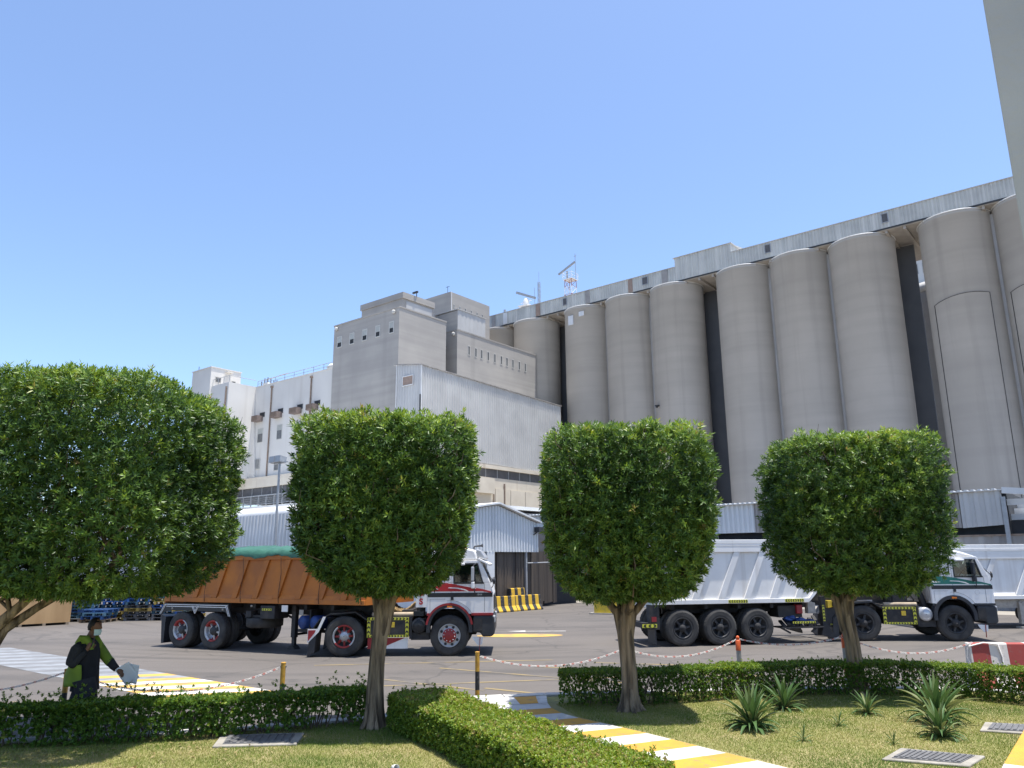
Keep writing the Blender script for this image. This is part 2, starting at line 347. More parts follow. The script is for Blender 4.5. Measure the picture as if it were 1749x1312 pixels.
# site grid: u runs to the right along the silo row, v away from the camera
ORG = {}
SR = -radians(39.0)
UX = Vector((cos(SR), sin(SR), 0)); VX = Vector((-sin(SR), cos(SR), 0))
def S(u, v, z=0): return UX * u + VX * v + Vector((0, 0, z))
class Site(MB):
    """builds in absolute grid coordinates, stored relative to the thing's base"""
    def __init__(s, u, v, z=0): super().__init__(); s.o = (u, v, z)
    def mesh(s, name, mats):
        s.v = [(a - s.o[0], b - s.o[1], c - s.o[2]) for a, b, c in s.v]
        r = MB.mesh(s, name, mats); return r
def sthing(name, label, cat, u, v, group=None, z=-0.12):
    t = thing(name, label, cat, S(u, v, z), SR, group); ORG[t.name] = (u, v, z)
    return t
def SB(t): return Site(*ORG[t.name])
# ------------------------------------------------------------------ ground, road, garden
ROAD = -0.12
def poly_sheet(pts, z): return MB().add([(x, y, z) for x, y in pts], [tuple(range(len(pts)))])
g = M('desert_ground', (0.26, 0.21, 0.155), (0.2, 0.165, 0.125), 0.05, 0.95)
structure('ground', MB().add([(-900, -300, ROAD - 0.006), (900, -300, ROAD - 0.006), (900, 1500, ROAD - 0.006), (-900, 1500, ROAD - 0.006)], [(0, 1, 2, 3)]), g)

def asphalt():
    m = M('worn_asphalt', (0.118, 0.105, 0.094), (0.097, 0.086, 0.078), 0.35, 0.9, bump=0.35, bscale=60, lo=0.3, hi=0.7, dist=0.01)
    nt = m.node_tree; N = nt.nodes; b = N['Principled BSDF']
    src = b.inputs['Base Color'].links[0].from_socket
    tc = N.new('ShaderNodeTexCoord')
    def layer(src, sc, st, lo, hi, col, amt, det=6):
        mp = N.new('ShaderNodeMapping'); mp.inputs['Scale'].default_value = st; link(nt, tc.outputs['Object'], mp.inputs[0])
        n = N.new('ShaderNodeTexNoise'); n.inputs['Scale'].default_value = sc; n.inputs['Detail'].default_value = det; link(nt, mp.outputs[0], n.inputs[0])
        r = N.new('ShaderNodeMapRange'); r.inputs['From Min'].default_value = lo; r.inputs['From Max'].default_value = hi; r.inputs['To Max'].default_value = amt
        link(nt, n.outputs['Fac'], r.inputs['Value'])
        x = N.new('ShaderNodeMix'); x.data_type = 'RGBA'; link(nt, r.outputs[0], x.inputs[0]); link(nt, src, x.inputs[6]); x.inputs[7].default_value = (*col, 1)
        return x.outputs[2]
    src = layer(src, 0.5, (0.12, 1.0, 1), 0.5, 0.68, (0.066, 0.061, 0.057), 0.65)        # tyre-worn lanes
    src = layer(src, 1.6, (0.6, 1, 1), 0.62, 0.70, (0.05, 0.047, 0.045), 0.6)          # oil spots
    src = layer(src, 0.11, (1, 1, 1), 0.5, 0.62, (0.125, 0.111, 0.099), 0.6)             # dusty areas
    src = layer(src, 90, (1, 1, 1), 0.55, 0.7, (0.20, 0.185, 0.17), 0.45, 2)            # aggregate
    # curved tyre tracks of turning trucks: noise along the radius of a wide turning circle
    cen = N.new('ShaderNodeVectorMath'); cen.operation = 'SUBTRACT'; link(nt, tc.outputs['Object'], cen.inputs[0]); cen.inputs[1].default_value = (-3, 47, 0)
    ln = N.new('ShaderNodeVectorMath'); ln.operation = 'LENGTH'; link(nt, cen.outputs[0], ln.inputs[0])
    n1 = N.new('ShaderNodeTexNoise'); n1.noise_dimensions = '1D'; n1.inputs['Scale'].default_value = 1.5; n1.inputs['Detail'].default_value = 3; link(nt, ln.outputs['Value'], n1.inputs['W'])
    n2 = N.new('ShaderNodeTexNoise'); n2.inputs['Scale'].default_value = 0.16; n2.inputs['Detail'].default_value = 4; link(nt, tc.outputs['Object'], n2.inputs[0])
    r1 = N.new('ShaderNodeMapRange'); r1.inputs['From Min'].default_value = 0.53; r1.inputs['From Max'].default_value = 0.66; link(nt, n1.outputs['Fac'], r1.inputs['Value'])
    r2 = N.new('ShaderNodeMapRange'); r2.inputs['From Min'].default_value = 0.42; r2.inputs['From Max'].default_value = 0.6; r2.inputs['To Max'].default_value = 0.55; link(nt, n2.outputs['Fac'], r2.inputs['Value'])
    mu = N.new('ShaderNodeMath'); mu.operation = 'MULTIPLY'; link(nt, r1.outputs[0], mu.inputs[0]); link(nt, r2.outputs[0], mu.inputs[1])
    tx = N.new('ShaderNodeMix'); tx.data_type = 'RGBA'; link(nt, mu.outputs[0], tx.inputs[0]); link(nt, src, tx.inputs[6]); tx.inputs[7].default_value = (0.055, 0.051, 0.048, 1)
    src = tx.outputs[2]
    # fine cracks
    vo = N.new('ShaderNodeTexVoronoi'); vo.feature = 'DISTANCE_TO_EDGE'; vo.inputs['Scale'].default_value = 0.33
    nz = N.new('ShaderNodeTexNoise'); nz.inputs['Scale'].default_value = 1.4; link(nt, tc.outputs['Object'], nz.inputs[0])
    ad = N.new('ShaderNodeMix'); ad.data_type = 'VECTOR'; ad.inputs[0].default_value = 0.35
    link(nt, tc.outputs['Object'], ad.inputs[4]); link(nt, nz.outputs['Color'], ad.inputs[5]); link(nt, ad.outputs[1], vo.inputs['Vector'])
    r = N.new('ShaderNodeMapRange'); r.inputs['From Min'].default_value = 0.004; r.inputs['From Max'].default_value = 0.012; r.inputs['To Min'].default_value = 0.45; r.inputs['To Max'].default_value = 0
    link(nt, vo.outputs[0], r.inputs['Value'])
    x = N.new('ShaderNodeMix'); x.data_type = 'RGBA'; link(nt, r.outputs[0], x.inputs[0]); link(nt, src, x.inputs[6]); x.inputs[7].default_value = (0.05, 0.047, 0.045, 1)
    link(nt, x.outputs[2], b.inputs['Base Color'])
    return m
structure('yard_road', MB().add([(-170, -60, ROAD), (170, -60, ROAD), (170, 230, ROAD), (-170, 230, ROAD)], [(0, 1, 2, 3)]), asphalt())

ap = MB().add([tuple(S(u, v, ROAD + 0.004)) for u, v in ((-150, 36.5), (60, 44), (60, 140), (-150, 140))], [(0, 1, 2, 3)])  # pale ground sheet added to bounce light up onto the shaded silo faces
structure('bounce_apron', ap, M('bounce_apron_concrete', (0.30, 0.275, 0.235), (0.25, 0.23, 0.20), 0.3, 0.9))

KERB = [(-16, 10.75), (-9, 11.15), (-6.6, 11.58), (-4.4, 12.05), (-3.3, 12.45), (-2.2, 12.95), (-1.35, 13.6), (-1.0, 14.59), (0.55, 14.93),
        (2.0, 15.1), (4.6, 15.35), (7.5, 15.3), (8.95, 14.8), (9.7, 13.7), (10.0, 11.0), (10.2, 6)]
garden = KERB + [(10.2, -4), (-16, -4)]
lawn_m = M('dry_lawn_soil', (0.22, 0.215, 0.08), (0.31, 0.26, 0.13), 1.3, 0.95, bump=0.5, bscale=40, lo=0.38, hi=0.66)
structure('lawn', poly_sheet(list(reversed(garden)), 0.0), lawn_m)
def offset_line(pts, d):
    out = []
    for i, p in enumerate(pts):
        a = Vector(pts[max(0, i - 1)]); b = Vector(pts[min(len(pts) - 1, i + 1)]); t = (b - a).normalized(); n = Vector((t.y, -t.x))
        out.append((p[0] + n.x * d, p[1] + n.y * d))
    return out
kin = offset_line(KERB, 0.24)
# kerb stones, one by one along the edge of the planted island
kerb = thing('kerb', None, None, (0, 0, 0)); kerb['kind'] = 'structure'
def lerp_poly(pts, step):
    out = []; acc = 0.0
    for a, b in zip(pts, pts[1:]):
        a = Vector(a); b = Vector(b); L = (b - a).length; n = max(1, round(L / step))
        for i in range(n): out.append((a + (b - a) * (i / n), a + (b - a) * ((i + 1) / n)))
    return out
for a, b in lerp_poly(KERB[:14], 0.8):
    d = (b - a).normalized(); n = Vector((d.y, -d.x)); a2 = a + d * 0.008; b2 = b - d * 0.008
    m = MB().prism([tuple(a2 - n * 0.01), tuple(b2 - n * 0.01), tuple(b2 + n * 0.23), tuple(a2 + n * 0.23)], 'z', ROAD - 0.05, 0.035)
    mid = (a + b) / 2
    mt = 'pwhite' if -1.1 < mid.x < 0.6 and mid.y > 14 else 'kerb'
    part('kerb_stone', m, mt, kerb, bevel=0.012)

# striped footpath through the hedges
path = thing('footpath', None, None, (0, 0, 0)); path['kind'] = 'structure'
pr = [(0.56, 13.98), (0.62, 13.3), (0.91, 12.76), (1.39, 12.15), (1.93, 11.42), (2.47, 10.61), (3.13, 9.66), (3.9, 8.4)]
pl = [(-0.64, 13.64), (-0.45, 12.9), (-0.12, 12.3), (0.36, 11.6), (0.9, 10.85), (1.42, 10.05), (2.08, 9.05), (2.85, 7.8)]
slab_bm = MB().prism(list(reversed(pl)) [::-1] + list(reversed(pr)), 'z', -0.1, 0.012)
structure('path_slab', slab_bm, 'kerb', path)
def along(pts, n):
    P = [Vector(p) for p in pts]; L = [0]
    for a, b in zip(P, P[1:]): L.append(L[-1] + (b - a).length)
    out = []
    for i in range(n + 1):
        t = L[-1] * i / n
        for k in range(len(P) - 1):
            if t <= L[k + 1] + 1e-6:
                out.append(P[k] + (P[k + 1] - P[k]) * ((t - L[k]) / (L[k + 1] - L[k]))); break
    return out
NS = 14
ra, la = along(pr, NS), along(pl, NS)
for i in range(NS):
    m = MB().add([(la[i].x, la[i].y, 0.016), (la[i + 1].x, la[i + 1].y, 0.016), (ra[i + 1].x, ra[i + 1].y, 0.016), (ra[i].x, ra[i].y, 0.016)], [(0, 1, 2, 3)])
    part('painted_stripe', m, 'pwhite' if i % 2 == 0 else 'pyellow', path)
fa, fb, na, nb = (Vector((-0.93, 14.4)), Vector((0.57, 14.72)), Vector((-0.64, 13.66)), Vector((0.56, 14.0)))
structure('path_landing', MB().prism([tuple(fa), tuple(na), tuple(nb), tuple(fb)], 'z', -0.1, 0.013), 'kerb', path)
for t0, t1, mt in ((0, .33, 'pgrey'), (.33, .61, 'pwhite'), (.61, .87, 'pyellow'), (.87, 1, 'pwhite')):
    q = [fa.lerp(fb, t0), na.lerp(nb, t0), na.lerp(nb, t1), fa.lerp(fb, t1)]
    part('painted_block', MB().add([(p.x, p.y, 0.017) for p in q], [(0, 1, 2, 3)]), mt, path)
# second painted walk at the right edge of the lawn
wk = thing('painted_edging', None, None, (0, 0, 0)); wk['kind'] = 'structure'
for (a, b, mt) in (((7.25, 11.72), (5.62, 9.62), 'pyellow'), ((5.62, 9.62), (4.7, 8.4), 'pwhite')):
    a = Vector(a); b = Vector(b); n = Vector((0.79, -0.61)) * 0.3
    part('edging_block', MB().prism([tuple(a), tuple(b), tuple(b + n), tuple(a + n)], 'z', -0.1, 0.05), mt, wk, bevel=0.01)
structure('paving', MB().prism([(5.95, 9.4), (5.0, 8.2), (9.9, 5.5), (9.9, 11.0), (7.6, 11.5)], 'z', -0.1, 0.02), 'pwhite', wk)

# pedestrian crossing
cw = thing('crosswalk', None, None, (0, 0, ROAD + 0.004)); cw['kind'] = 'structure'
K = 2.47 / 2.35
L0, L1 = Vector((-17.0, 23.45)) * K, Vector((-5.6, 14.2)) * K
R0, R1 = L0 + Vector((2.15, 0.57)), L1 + Vector((2.15, 0.57))
NC = 30
for i in range(NC):
    t0, t1 = i / NC, (i + 1) / NC
    q = [L0.lerp(L1, t0), L0.lerp(L1, t1), R0.lerp(R1, t1), R0.lerp(R1, t0)]
    mt = ('pwhite' if i > 20 else 'lwhite') if i % 2 == 0 else ('fyellow' if i > 18 else 'fwhite')
    part('crosswalk_stripe', MB().add([(p.x, p.y, 0) for p in q], [(0, 1, 2, 3)]), mt, cw)
# ghost parking lines, an oval and an arrow on the road
rm = thing('road_marking', None, None, (0, 0, ROAD + 0.005)); rm['kind'] = 'structure'
def line(p, q, w, mt):
    p = Vector(p); q = Vector(q); d = (q - p).normalized(); n = Vector((-d.y, d.x)) * w / 2
    part('painted_line', MB().add([(*(p - n), 0), (*(q - n), 0), (*(q + n), 0), (*(p + n), 0)], [(0, 1, 2, 3)]), mt, rm)
for p, q in (((-3.4, 18.2), (-0.6, 16.2)), ((-1.8, 19.6), (2.5, 16.9)), ((-4.2, 16.6), (2.5, 17.9)), ((-0.6, 16.5), (1.0, 15.4)), ((0.5, 19.7), (6.5, 17.5)),
             ((2.0, 20.4), (8.5, 18.4)), ((-9.4, 15.4), (-7.2, 14.2)), ((-5, 20.3), (1, 21.0)), ((8.5, 18.5), (12.5, 17.4)), ((3.5, 18.2), (9.0, 17.0))):
    line(p, q, 0.11, 'vyellow')
ov = MB(); pts = [(0.2 + 1.5 * cos(t), 27.9 + 0.62 * sin(t), 0) for t in [2 * pi * i / 28 for i in range(28)]]
part('painted_oval', ov.add(pts, [tuple(range(28))]), 'fyellow', rm)
line((0.4, 29.55), (1.9, 29.5), 0.14, 'pwhite')
part('painted_arrowhead', MB().add([(-0.25, 29.6, 0), (0.42, 29.3, 0), (0.42, 29.85, 0)], [(0, 1, 2)]), 'pwhite', rm)

# ------------------------------------------------------------------ buildings
def site_window(t, face, c, a0, a1, z0, z1, pane='pane', frame='frame', dep=0.05, split=None, fw_=0.10):
    """frame ring proud of the wall with the pane set inside; face 'L' (v = c) or 'R' (u = c)"""
    def bx(m, a, b, za, zb, p0, p1):
        if face == 'L': m.box(a, b, c - p1, c - p0, za, zb)
        else: m.box(c + p0, c + p1, a, b, za, zb)
    m = SB(t)
    bx(m, a0, a0 + fw_, z0, z1, 0.0, dep); bx(m, a1 - fw_, a1, z0, z1, 0.0, dep)
    bx(m, a0 + fw_, a1 - fw_, z1 - fw_, z1, 0.0, dep); bx(m, a0 + fw_, a1 - fw_, z0, z0 + fw_, 0.0, dep)
    w = part('window', m, frame, t)
    if split:
        zm = z0 + (z1 - z0) * split
        p = SB(t); bx(p, a0 + fw_, a1 - fw_, zm, z1 - fw_, 0.004, 0.03); part('blind', p, 'palepane', w)
        p = SB(t); bx(p, a0 + fw_, a1 - fw_, z0 + fw_, zm - 0.002, 0.004, 0.02); part('pane', p, pane, w)
    else:
        p = SB(t); bx(p, a0 + fw_, a1 - fw_, z0 + fw_, z1 - fw_, 0.004, 0.02); part('pane', p, pane, w)
    return w

# --- grain silos
GC = [(13.05, 4.95, -3.15), (40.3, 32.2, 24.1), (67.5, 59.4, 51.3), (94.7, 86.6, 78.5)]
names = [['nearest concrete silo at the far right behind the tall near wall', 'concrete silo just right of the one with the arched cable', None],
         ['left silo of the trio right of the gallery\'s raised section', 'middle silo of the trio right of the gallery\'s raised section', 'right silo of the trio, beside the gap with the white building'],
         ['left silo of the trio under the left half of the gallery', 'middle silo of the trio between second and third tree tops', 'silo directly left of the wide dark gap, with a lamp on its side'],
         ['concrete silo mostly hidden behind the grey concrete tower', 'short-looking silo top just right of the concrete tower', 'silo left of the narrow gap, above the long sheet-clad block']]
R = 4.06; SV = 104.05; ST = 43.2
def silo_mesh(n=56):
    m = MB()
    m.lathe([(R, 0), (R, ST - 0.35), (R + 0.05, ST - 0.35), (R + 0.05, ST)], (0, 0, 0), (0, 0, 1), n)
    m.lathe([(R + 0.05, 0), (0.01, 0)], (0, 0, ST), (0, 0, 1), n, sm=False)
    return m.mesh('silo_shell', 'silo')
sme = silo_mesh()
ring_me = MB().lathe([(R + 0.03, 0), (R + 0.14, 0), (R + 0.14, 0.12), (R + 0.03, 0.12)], (0, 0, 0), (0, 0, 1), 56).mesh('rim_flashing', 'whitesheet')
silo_objs = {}
for gi, grp in enumerate(GC):
    for si, a in enumerate(grp):
        lab = names[gi][si]
        if gi == 0: lab = ['right-hand silo carrying a thin arched cable on its face', 'concrete silo at the right edge, partly behind the near beige wall', None][si]
        if lab is None: continue
        t = thing('grain_silo', lab, 'silo', S(-a, SV, ROAD), SR, 'concrete grain silos in the front row')
        obj('silo_shell', sme, t); obj('rim_flashing', ring_me, t, (0, 0, ST + 0.03))
        silo_objs[(gi, si)] = t
        if si != 2: part('infill_wall', MB().box(3.86, 4.24, -1.15, -.4, 0, ST - 0.4), 'silo', t)
# cable arch on the silo face
def on_silo(ang, z, r=R + 0.05): return (r * sin(ang), -r * cos(ang), z)
for key, (l, rr) in (((0, 0), (-0.8, 0.78)), ((0, 1), (-0.9, 0.9))):
    pts = [on_silo(l, z) for z in (0.5, 10, 20, 28, 32.3)] + [on_silo(l + (rr - l) * k / 8, 32.3 + 0.55 * sin(pi * k / 8 * 0.75)) for k in range(1, 9)] + [on_silo(rr, z) for z in (28, 18, 8, 0.5)]
    part('cable', MB().tube(pts, 0.035, 4), 'darksteel', silo_objs[key])
m = MB().box(-0.25, 0.25, -0.7, 0, 24.8, 24.95).box(-0.12, 0.12, -0.75, -0.45, 24.55, 24.8)
part('floodlight', m, 'darksteel', silo_objs[(2, 2)], loc=(-2.3, -3.35, 0))
part('render_patch', MB().box(-1.2, -0.2, -0.06, 0.0, 40.3, 41.9).box(0.9, 1.9, -0.06, 0.0, 41.4, 42.2), 'whitesheet', silo_objs[(2, 0)], loc=(-0.2, -R - 0.02, 0))
t = thing('grain_silo', 'lower brownish silo seen through the gap beside the arched cable silo', 'silo', S(-18.6, 122.0, ROAD), SR)
part('silo_shell', MB().lathe([(4.0, 0), (4.0, 41.0)], (0, 0, 0), (0, 0, 1), 40).lathe([(4.0, 0), (0.01, 0)], (0, 0, 41.0), (0, 0, 1), 40, sm=False), 'silo', t)
part('rim_flashing', MB().lathe([(4.03, 39.8), (4.1, 39.8), (4.1, 41.1), (4.0, 41.1)], (0, 0, 0), (0, 0, 1), 40), 'whitesheet', t)
t = sthing('distant_building', 'white distant building glimpsed through the gap between the silos', 'building', -26, 160)
part('wall', SB(t).box(-34, -20, 160, 170, -0.1, 70), 'white', t)
for a in (-31, -28.5, -26.5): site_window(t, 'L', 160, a, a + 1.3, 56.5, 58.6)
part('balcony', SB(t).box(-34, -20, 159.2, 159.98, 53.5, 54.4), 'louvre', t)
# gap walls
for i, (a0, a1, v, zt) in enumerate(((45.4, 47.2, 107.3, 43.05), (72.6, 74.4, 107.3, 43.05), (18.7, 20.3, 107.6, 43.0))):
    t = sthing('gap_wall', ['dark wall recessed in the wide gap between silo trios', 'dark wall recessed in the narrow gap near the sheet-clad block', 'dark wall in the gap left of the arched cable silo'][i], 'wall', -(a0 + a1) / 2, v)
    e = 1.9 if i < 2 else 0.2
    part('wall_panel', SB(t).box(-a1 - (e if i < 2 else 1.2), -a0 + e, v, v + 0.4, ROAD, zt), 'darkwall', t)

# --- conveyor gallery over the silos
t = sthing('conveyor_gallery', 'long sheet-clad conveyor gallery running along the silo tops', 'gallery', -48, 101, z=ST)
GU0, GU1 = -99.0, 2.0
part('floor_slab', SB(t).box(GU0, GU1, 101.0, 115.0, ST - 0.02 + 0.03, ST + 0.32), 'soffit', t)
b = SB(t)
for gi in range(4):
    pass
for k in range(47):
    u = GU0 + 1.2 + k * 2.15; b.box(u, u + 0.3, 101.1, 114.8, ST - 0.36, ST + 0.0)
part('soffit_beam', b, 'soffit', t, kind='stuff')
ZC, ZR, ZT = ST + 0.3, 45.72, 47.12
part('cladding', SB(t).corr((GU0, 100.92), (-49.75, 100.92), ZC, ZC, ZR, ZR, 0.42, 0.09).corr((-40.8, 100.92), (GU1, 100.92), ZC, ZC, ZR, ZR, 0.42, 0.09), 'gsheet', t)
part('cladding', SB(t).corr((-49.75, 100.9), (-40.8, 100.9), ZC, ZC, ZT, ZT, 0.42, 0.09).corr((-40.8, 100.9), (-40.8, 108), ZR - 0.1, ZR - 0.1, ZT, ZT + 1.2, 0.36, 0.05).box(-49.75, -40.9, 101.0, 108, ZR, ZT - 0.01), 'gsheet', t, 'taller raised section of the gallery cladding')
for u0, u1 in ((-98.5, -97.4), (-86.2, -85.4), (-83.5, -82.6), (-76.2, -75.3), (-66.0, -65.1), (-57.9, -57.1), (-52.0, -51.0)):
    part('patch_sheet', SB(t).box(u0, u1, 100.78, 100.82, ZC + 0.05, ZR - 0.05), 'brownpanel' if u0 in (-76.2, -57.9) else 'whitesheet' if u0 in (-83.5,) else 'oldsheet', t)
part('body_wall', SB(t).box(GU0, GU1, 101.0, 110, ZC + 0.05, ZR - 0.03), 'gsheet', t)
part('roof_sheet', SB(t).box(GU0, -49.8, 100.75, 110.2, ZR, ZR + 0.09).box(-40.75, GU1, 100.75, 110.2, ZR, ZR + 0.09).box(-49.95, -40.6, 100.7, 109, ZT, ZT + 0.09), 'sheet', t)
part('eave_beam', SB(t).box(GU0, GU1, 100.86, 100.99, ST + 0.12, ST + 0.29), 'darksteel', t)
for a0, a1 in ((20.53, 19.77), (35.82, 35.01), (55.36, 54.4), (70.47, 69.67)):
    site_window(t, 'L', 100.82, -a0 - 0.05, -a1 + 0.05, 44.15, 45.45, 'louvre', 'steel', 0.08)

# --- concrete headhouse tower
t = sthing('concrete_tower', 'tall square concrete tower with five windows near its top', 'tower', -83, 69)
part('wall', SB(t).box(-90, -75.8, 69, 78.3, ROAD, 36.9), 'concrete', t)
part('coping', SB(t).box(-90.08, -75.72, 68.92, 78.38, 36.902, 37.08), 'concrete', t)
for a0, a1 in ((89.16, 88.05), (86.32, 85.21), (83.5, 82.4), (80.66, 79.6), (77.8, 76.8)):
    site_window(t, 'L', 69, -a0, -a1, 33.4, 35.15, 'dark', 'frame', 0.06, split=0.45, fw_=0.12)
for a in (89.29, 76.77):
    part('round_lamp', MB().lathe([(0.0, -0.35), (0.28, -0.33), (0.3, -0.1), (0.12, 0)], (0, 0, 0), (0, 1, 0), 14), 'frame', t, loc=(83 - a, 0.0, 36.4 - ROAD))
ph = SB(t).box(-87.4, -78.4, 71.95, 78.2, 37.085, 39.6).box(-87.6, -78.2, 71.8, 78.3, 39.602, 40.5)
part('penthouse', ph, 'concrete', t)
part('louvre', SB(t).box(-78.38, -78.33, 72.6, 77.8, 37.5, 39.3), 'sheet', t)
part('roof_camera', SB(t).bar((-78.3, 74.6, 40.5), (-78.0, 74.3, 40.9), 0.12, 0.12).box(-78.6, -77.6, 74.0, 74.25, 40.85, 41.1), 'darksteel', t)

# --- lower concrete block right of the tower
t = sthing('concrete_block', 'lower concrete block with ten slit windows right of the tower', 'building', -80, 80.9)
part('wall', SB(t).box(-96, -76, 80.9, 100.3, ROAD, 36.4), 'concrete', t)
part('coping', SB(t).box(-96, -75.92, 80.82, 100.36, 36.402, 36.55), 'concrete', t)
for v in (83.24, 84.8, 86.13, 87.7, 89.29, 90.92, 92.3, 93.82, 95.49, 97.07):
    site_window(t, 'R', -76, v, v + 0.55, 33.0, 34.5, 'pane', 'frame', 0.05, fw_=0.09)
part('round_lamp', MB().lathe([(0.0, -0.35), (0.28, -0.33), (0.3, -0.1), (0.12, 0)], (3.4, 0, 36.0), (0, 1, 0), 14), 'frame', t)
part('vent_duct', SB(t).box(-79.0, -78.2, 80.3, 80.85, 34.0, 34.35).box(-78.8, -78.5, 80.4, 80.85, 33.2, 33.9).box(-79.0, -78.2, 80.3, 80.85, 32.7, 33.1), 'darksteel', t)
mbx = SB(t).corr((-80.9, 80.85), (-75.95, 80.85), 36.56, 36.56, 40.0, 39.6, 0.4, 0.04)
part('roof_plant_box', SB(t).box(-80.8, -75.97, 80.95, 87.2, 36.56, 39.55), 'concrete', t)
part('roof_plant_cladding', SB(t).corr((-75.94, 80.9), (-75.94, 87.25), 36.57, 36.57, 39.65, 39.65, 0.8, 0.03), 'sheet', t)
part('roof_plant_lid', SB(t).box(-81.0, -75.8, 80.8, 87.4, 39.66, 39.75), 'sheet', t)

t = sthing('concrete_tower', 'farther concrete tower rising behind, with six slits and a roof aerial', 'tower', -86, 85.6)
part('wall', SB(t).box(-93, -82, 85.6, 95.3, 36.6, 45.2), 'concrete', t)
for v in (86.21, 87.62, 88.96, 90.42, 91.86, 93.2):
    site_window(t, 'R', -82, v, v + 0.4, 42.3, 43.3, 'pane', 'frame', 0.05, fw_=0.08)
part('downpipe', SB(t).tube([(-81.9, 85.75, 37), (-81.9, 85.75, 45.2)], 0.07, 6), 'whitesteel', t)
part('aerial', SB(t).tube([(-82.9, 85.9, 45.2), (-82.9, 85.9, 46.4)], 0.04, 5).bar((-83.3, 85.9, 46.3), (-82.5, 85.9, 46.3), 0.05, 0.05), 'darksteel', t)

# --- long sheet-clad block
t = sthing('sheet_clad_block', 'long grey corrugated block on a cream base, below the concrete tower', 'building', -71, 67.8)
part('inner_wall', SB(t).box(-74.6, -70.06, 67.9, 98.6, 15.3, 26.4), 'sheet', t)
part('side_cladding', SB(t).corr((-70, 67.86), (-70, 83.2), 15.75, 15.75, 27.4, 27.0, 0.46, 0.08).corr((-70, 83.2), (-70, 98.7), 15.75, 15.5, 27.0, 26.55, 0.46, 0.08), 'sheet', t)
part('end_cladding', SB(t).corr((-74.6, 67.84), (-70, 67.84), 15.3, 15.3, 28.2, 27.4, 0.46, 0.08), 'sheet', t)
part('corner_trim', SB(t).box(-70.02, -69.88, 67.72, 67.86, 15.5, 27.42).box(-74.72, -74.6, 67.72, 67.86, 15.5, 28.2), 'whitesheet', t)
part('downpipe', SB(t).tube([(-69.95, 67.6, 15.6), (-69.95, 67.6, 23.5)], 0.09, 6), 'darksteel', t)
part('roof_trim', SB(t).bar((-69.9, 67.6, 27.48), (-69.9, 98.8, 26.62), 0.25, 0.12).bar((-74.8, 67.8, 28.28), (-69.9, 67.75, 27.48), 0.25, 0.1), 'oldsheet', t)
part('roof_sheet', SB(t).add([(-69.95, 67.8, 27.4), (-69.95, 98.7, 26.55), (-75.5, 98.7, 27.3), (-75.5, 67.8, 28.3)], [(0, 1, 2, 3)]), 'sheet', t)
site_window(t, 'L', 67.69, -73.4, -71.3, 25.0, 26.35, 'brownpanel', 'whitesheet', 0.08, fw_=0.1)
part('cream_band', SB(t).box(-74.6, -69.75, 67.5, 98.7, 15.1, 15.6), 'cream', t)
part('dark_clerestory', SB(t).box(-74.5, -70.1, 67.6, 98.7, 13.9, 15.1), 'louvre', t)
mm = SB(t)
for k in range(13): mm.box(-70.1, -70.03, 68 + k * 2.5, 68.12 + k * 2.5, 13.9, 15.1)
part('mullion', mm, 'steel', t, kind='stuff')
part('base_wall', SB(t).box(-74.5, -70.0, 67.6, 98.7, ROAD, 13.9), 'cream', t)
part('cream_bay', SB(t).box(-70.0, -69.3, 67.5, 81.6, 11.6, 13.7), 'cream', t)
mm = SB(t)
for k in range(5): mm.box(-69.98, -69.9, 82.5 + k * 3.4, 85.6 + k * 3.4, 8.0, 12.4)
part('wall_panel', mm, 'cream', t, kind='stuff')
part('drain_pipe', SB(t).tube([(-69.8, 82.0, 5), (-69.8, 82.0, 11.6)], 0.1, 6).tube([(-69.85, 84.4, 7.5), (-69.85, 84.4, 13.2)], 0.13, 6), 'rust', t)

# --- white mill building
t = sthing('white_mill_building', 'white rendered mill building with stair tower, left of the concrete tower', 'building', -105, 70)
part('wall', SB(t).box(-111.45, -90.05, 70, 92, 15.8, 30.9), 'white', t)
part('bay_wall', SB(t).box(-116.7, -111.452, 65.1, 92.2, 15.8, 31.1), 'white', t)
part('battered_pier', SB(t).prism([(-111.5, 15.8), (-111.5, 29.5), (-111.43, 29.5), (-109.6, 15.8)], 'y', 69.7, 69.99), 'white', t)
part('stair_tower', SB(t).box(-122.65, -116.705, 64.8, 70.3, ROAD, 34.35), 'white', t)
part('stair_tower_coping', SB(t).box(-122.75, -116.6, 64.7, 70.4, 34.352, 34.5), 'white', t)
site_window(t, 'R', -116.68, 65.6, 66.7, 31.9, 32.9)
part('roof_ledge', SB(t).box(-116.65, -115.9, 67.3, 68.5, 33.9, 34.0), 'white', t)
site_window(t, 'R', -116.68, 68.6, 69.4, 32.3, 32.7, 'dark')
part('parapet_coping', SB(t).box(-111.3, -90.05, 69.92, 70.1, 30.902, 31.05), 'white', t)
for i, (w0, w1, b0, b1) in enumerate(((109.77, 108.19, 110.42, 108.75), (104.75, 103.2, 105.31, 103.5), (99.68, 98.1, 100.21, 98.4), (95.35, 93.8, 95.97, 94.3))):
    site_window(t, 'L', 70, -w0, -w1, 25.6, 26.5, 'dark', 'frame', 0.04, fw_=0.06)
    c = part('air_cooler', SB(t).box(-b0, -b1, 68.9, 69.95, 24.95, 25.85), 'acbrown', t)
    gm = SB(t)
    for k in range(5): gm.box(-b0 + 0.1, -b1 - 0.1, 68.84, 68.9, 25.08 + k * 0.15, 25.14 + k * 0.15)
    part('grille', gm, 'rust', c)
for a0, a1 in ((109.97, 108.46), (104.66, 103.24), (99.55, 98.25), (95.0, 93.6)):
    site_window(t, 'L', 70, -a0, -a1, 21.5, 23.85, 'pane', 'frame', 0.05, split=0.62, fw_=0.09)
site_window(t, 'L', 70, -110.52, -108.71, 17.25, 18.9, 'frame', 'frame', 0.12, fw_=0.1)
lm = SB(t)
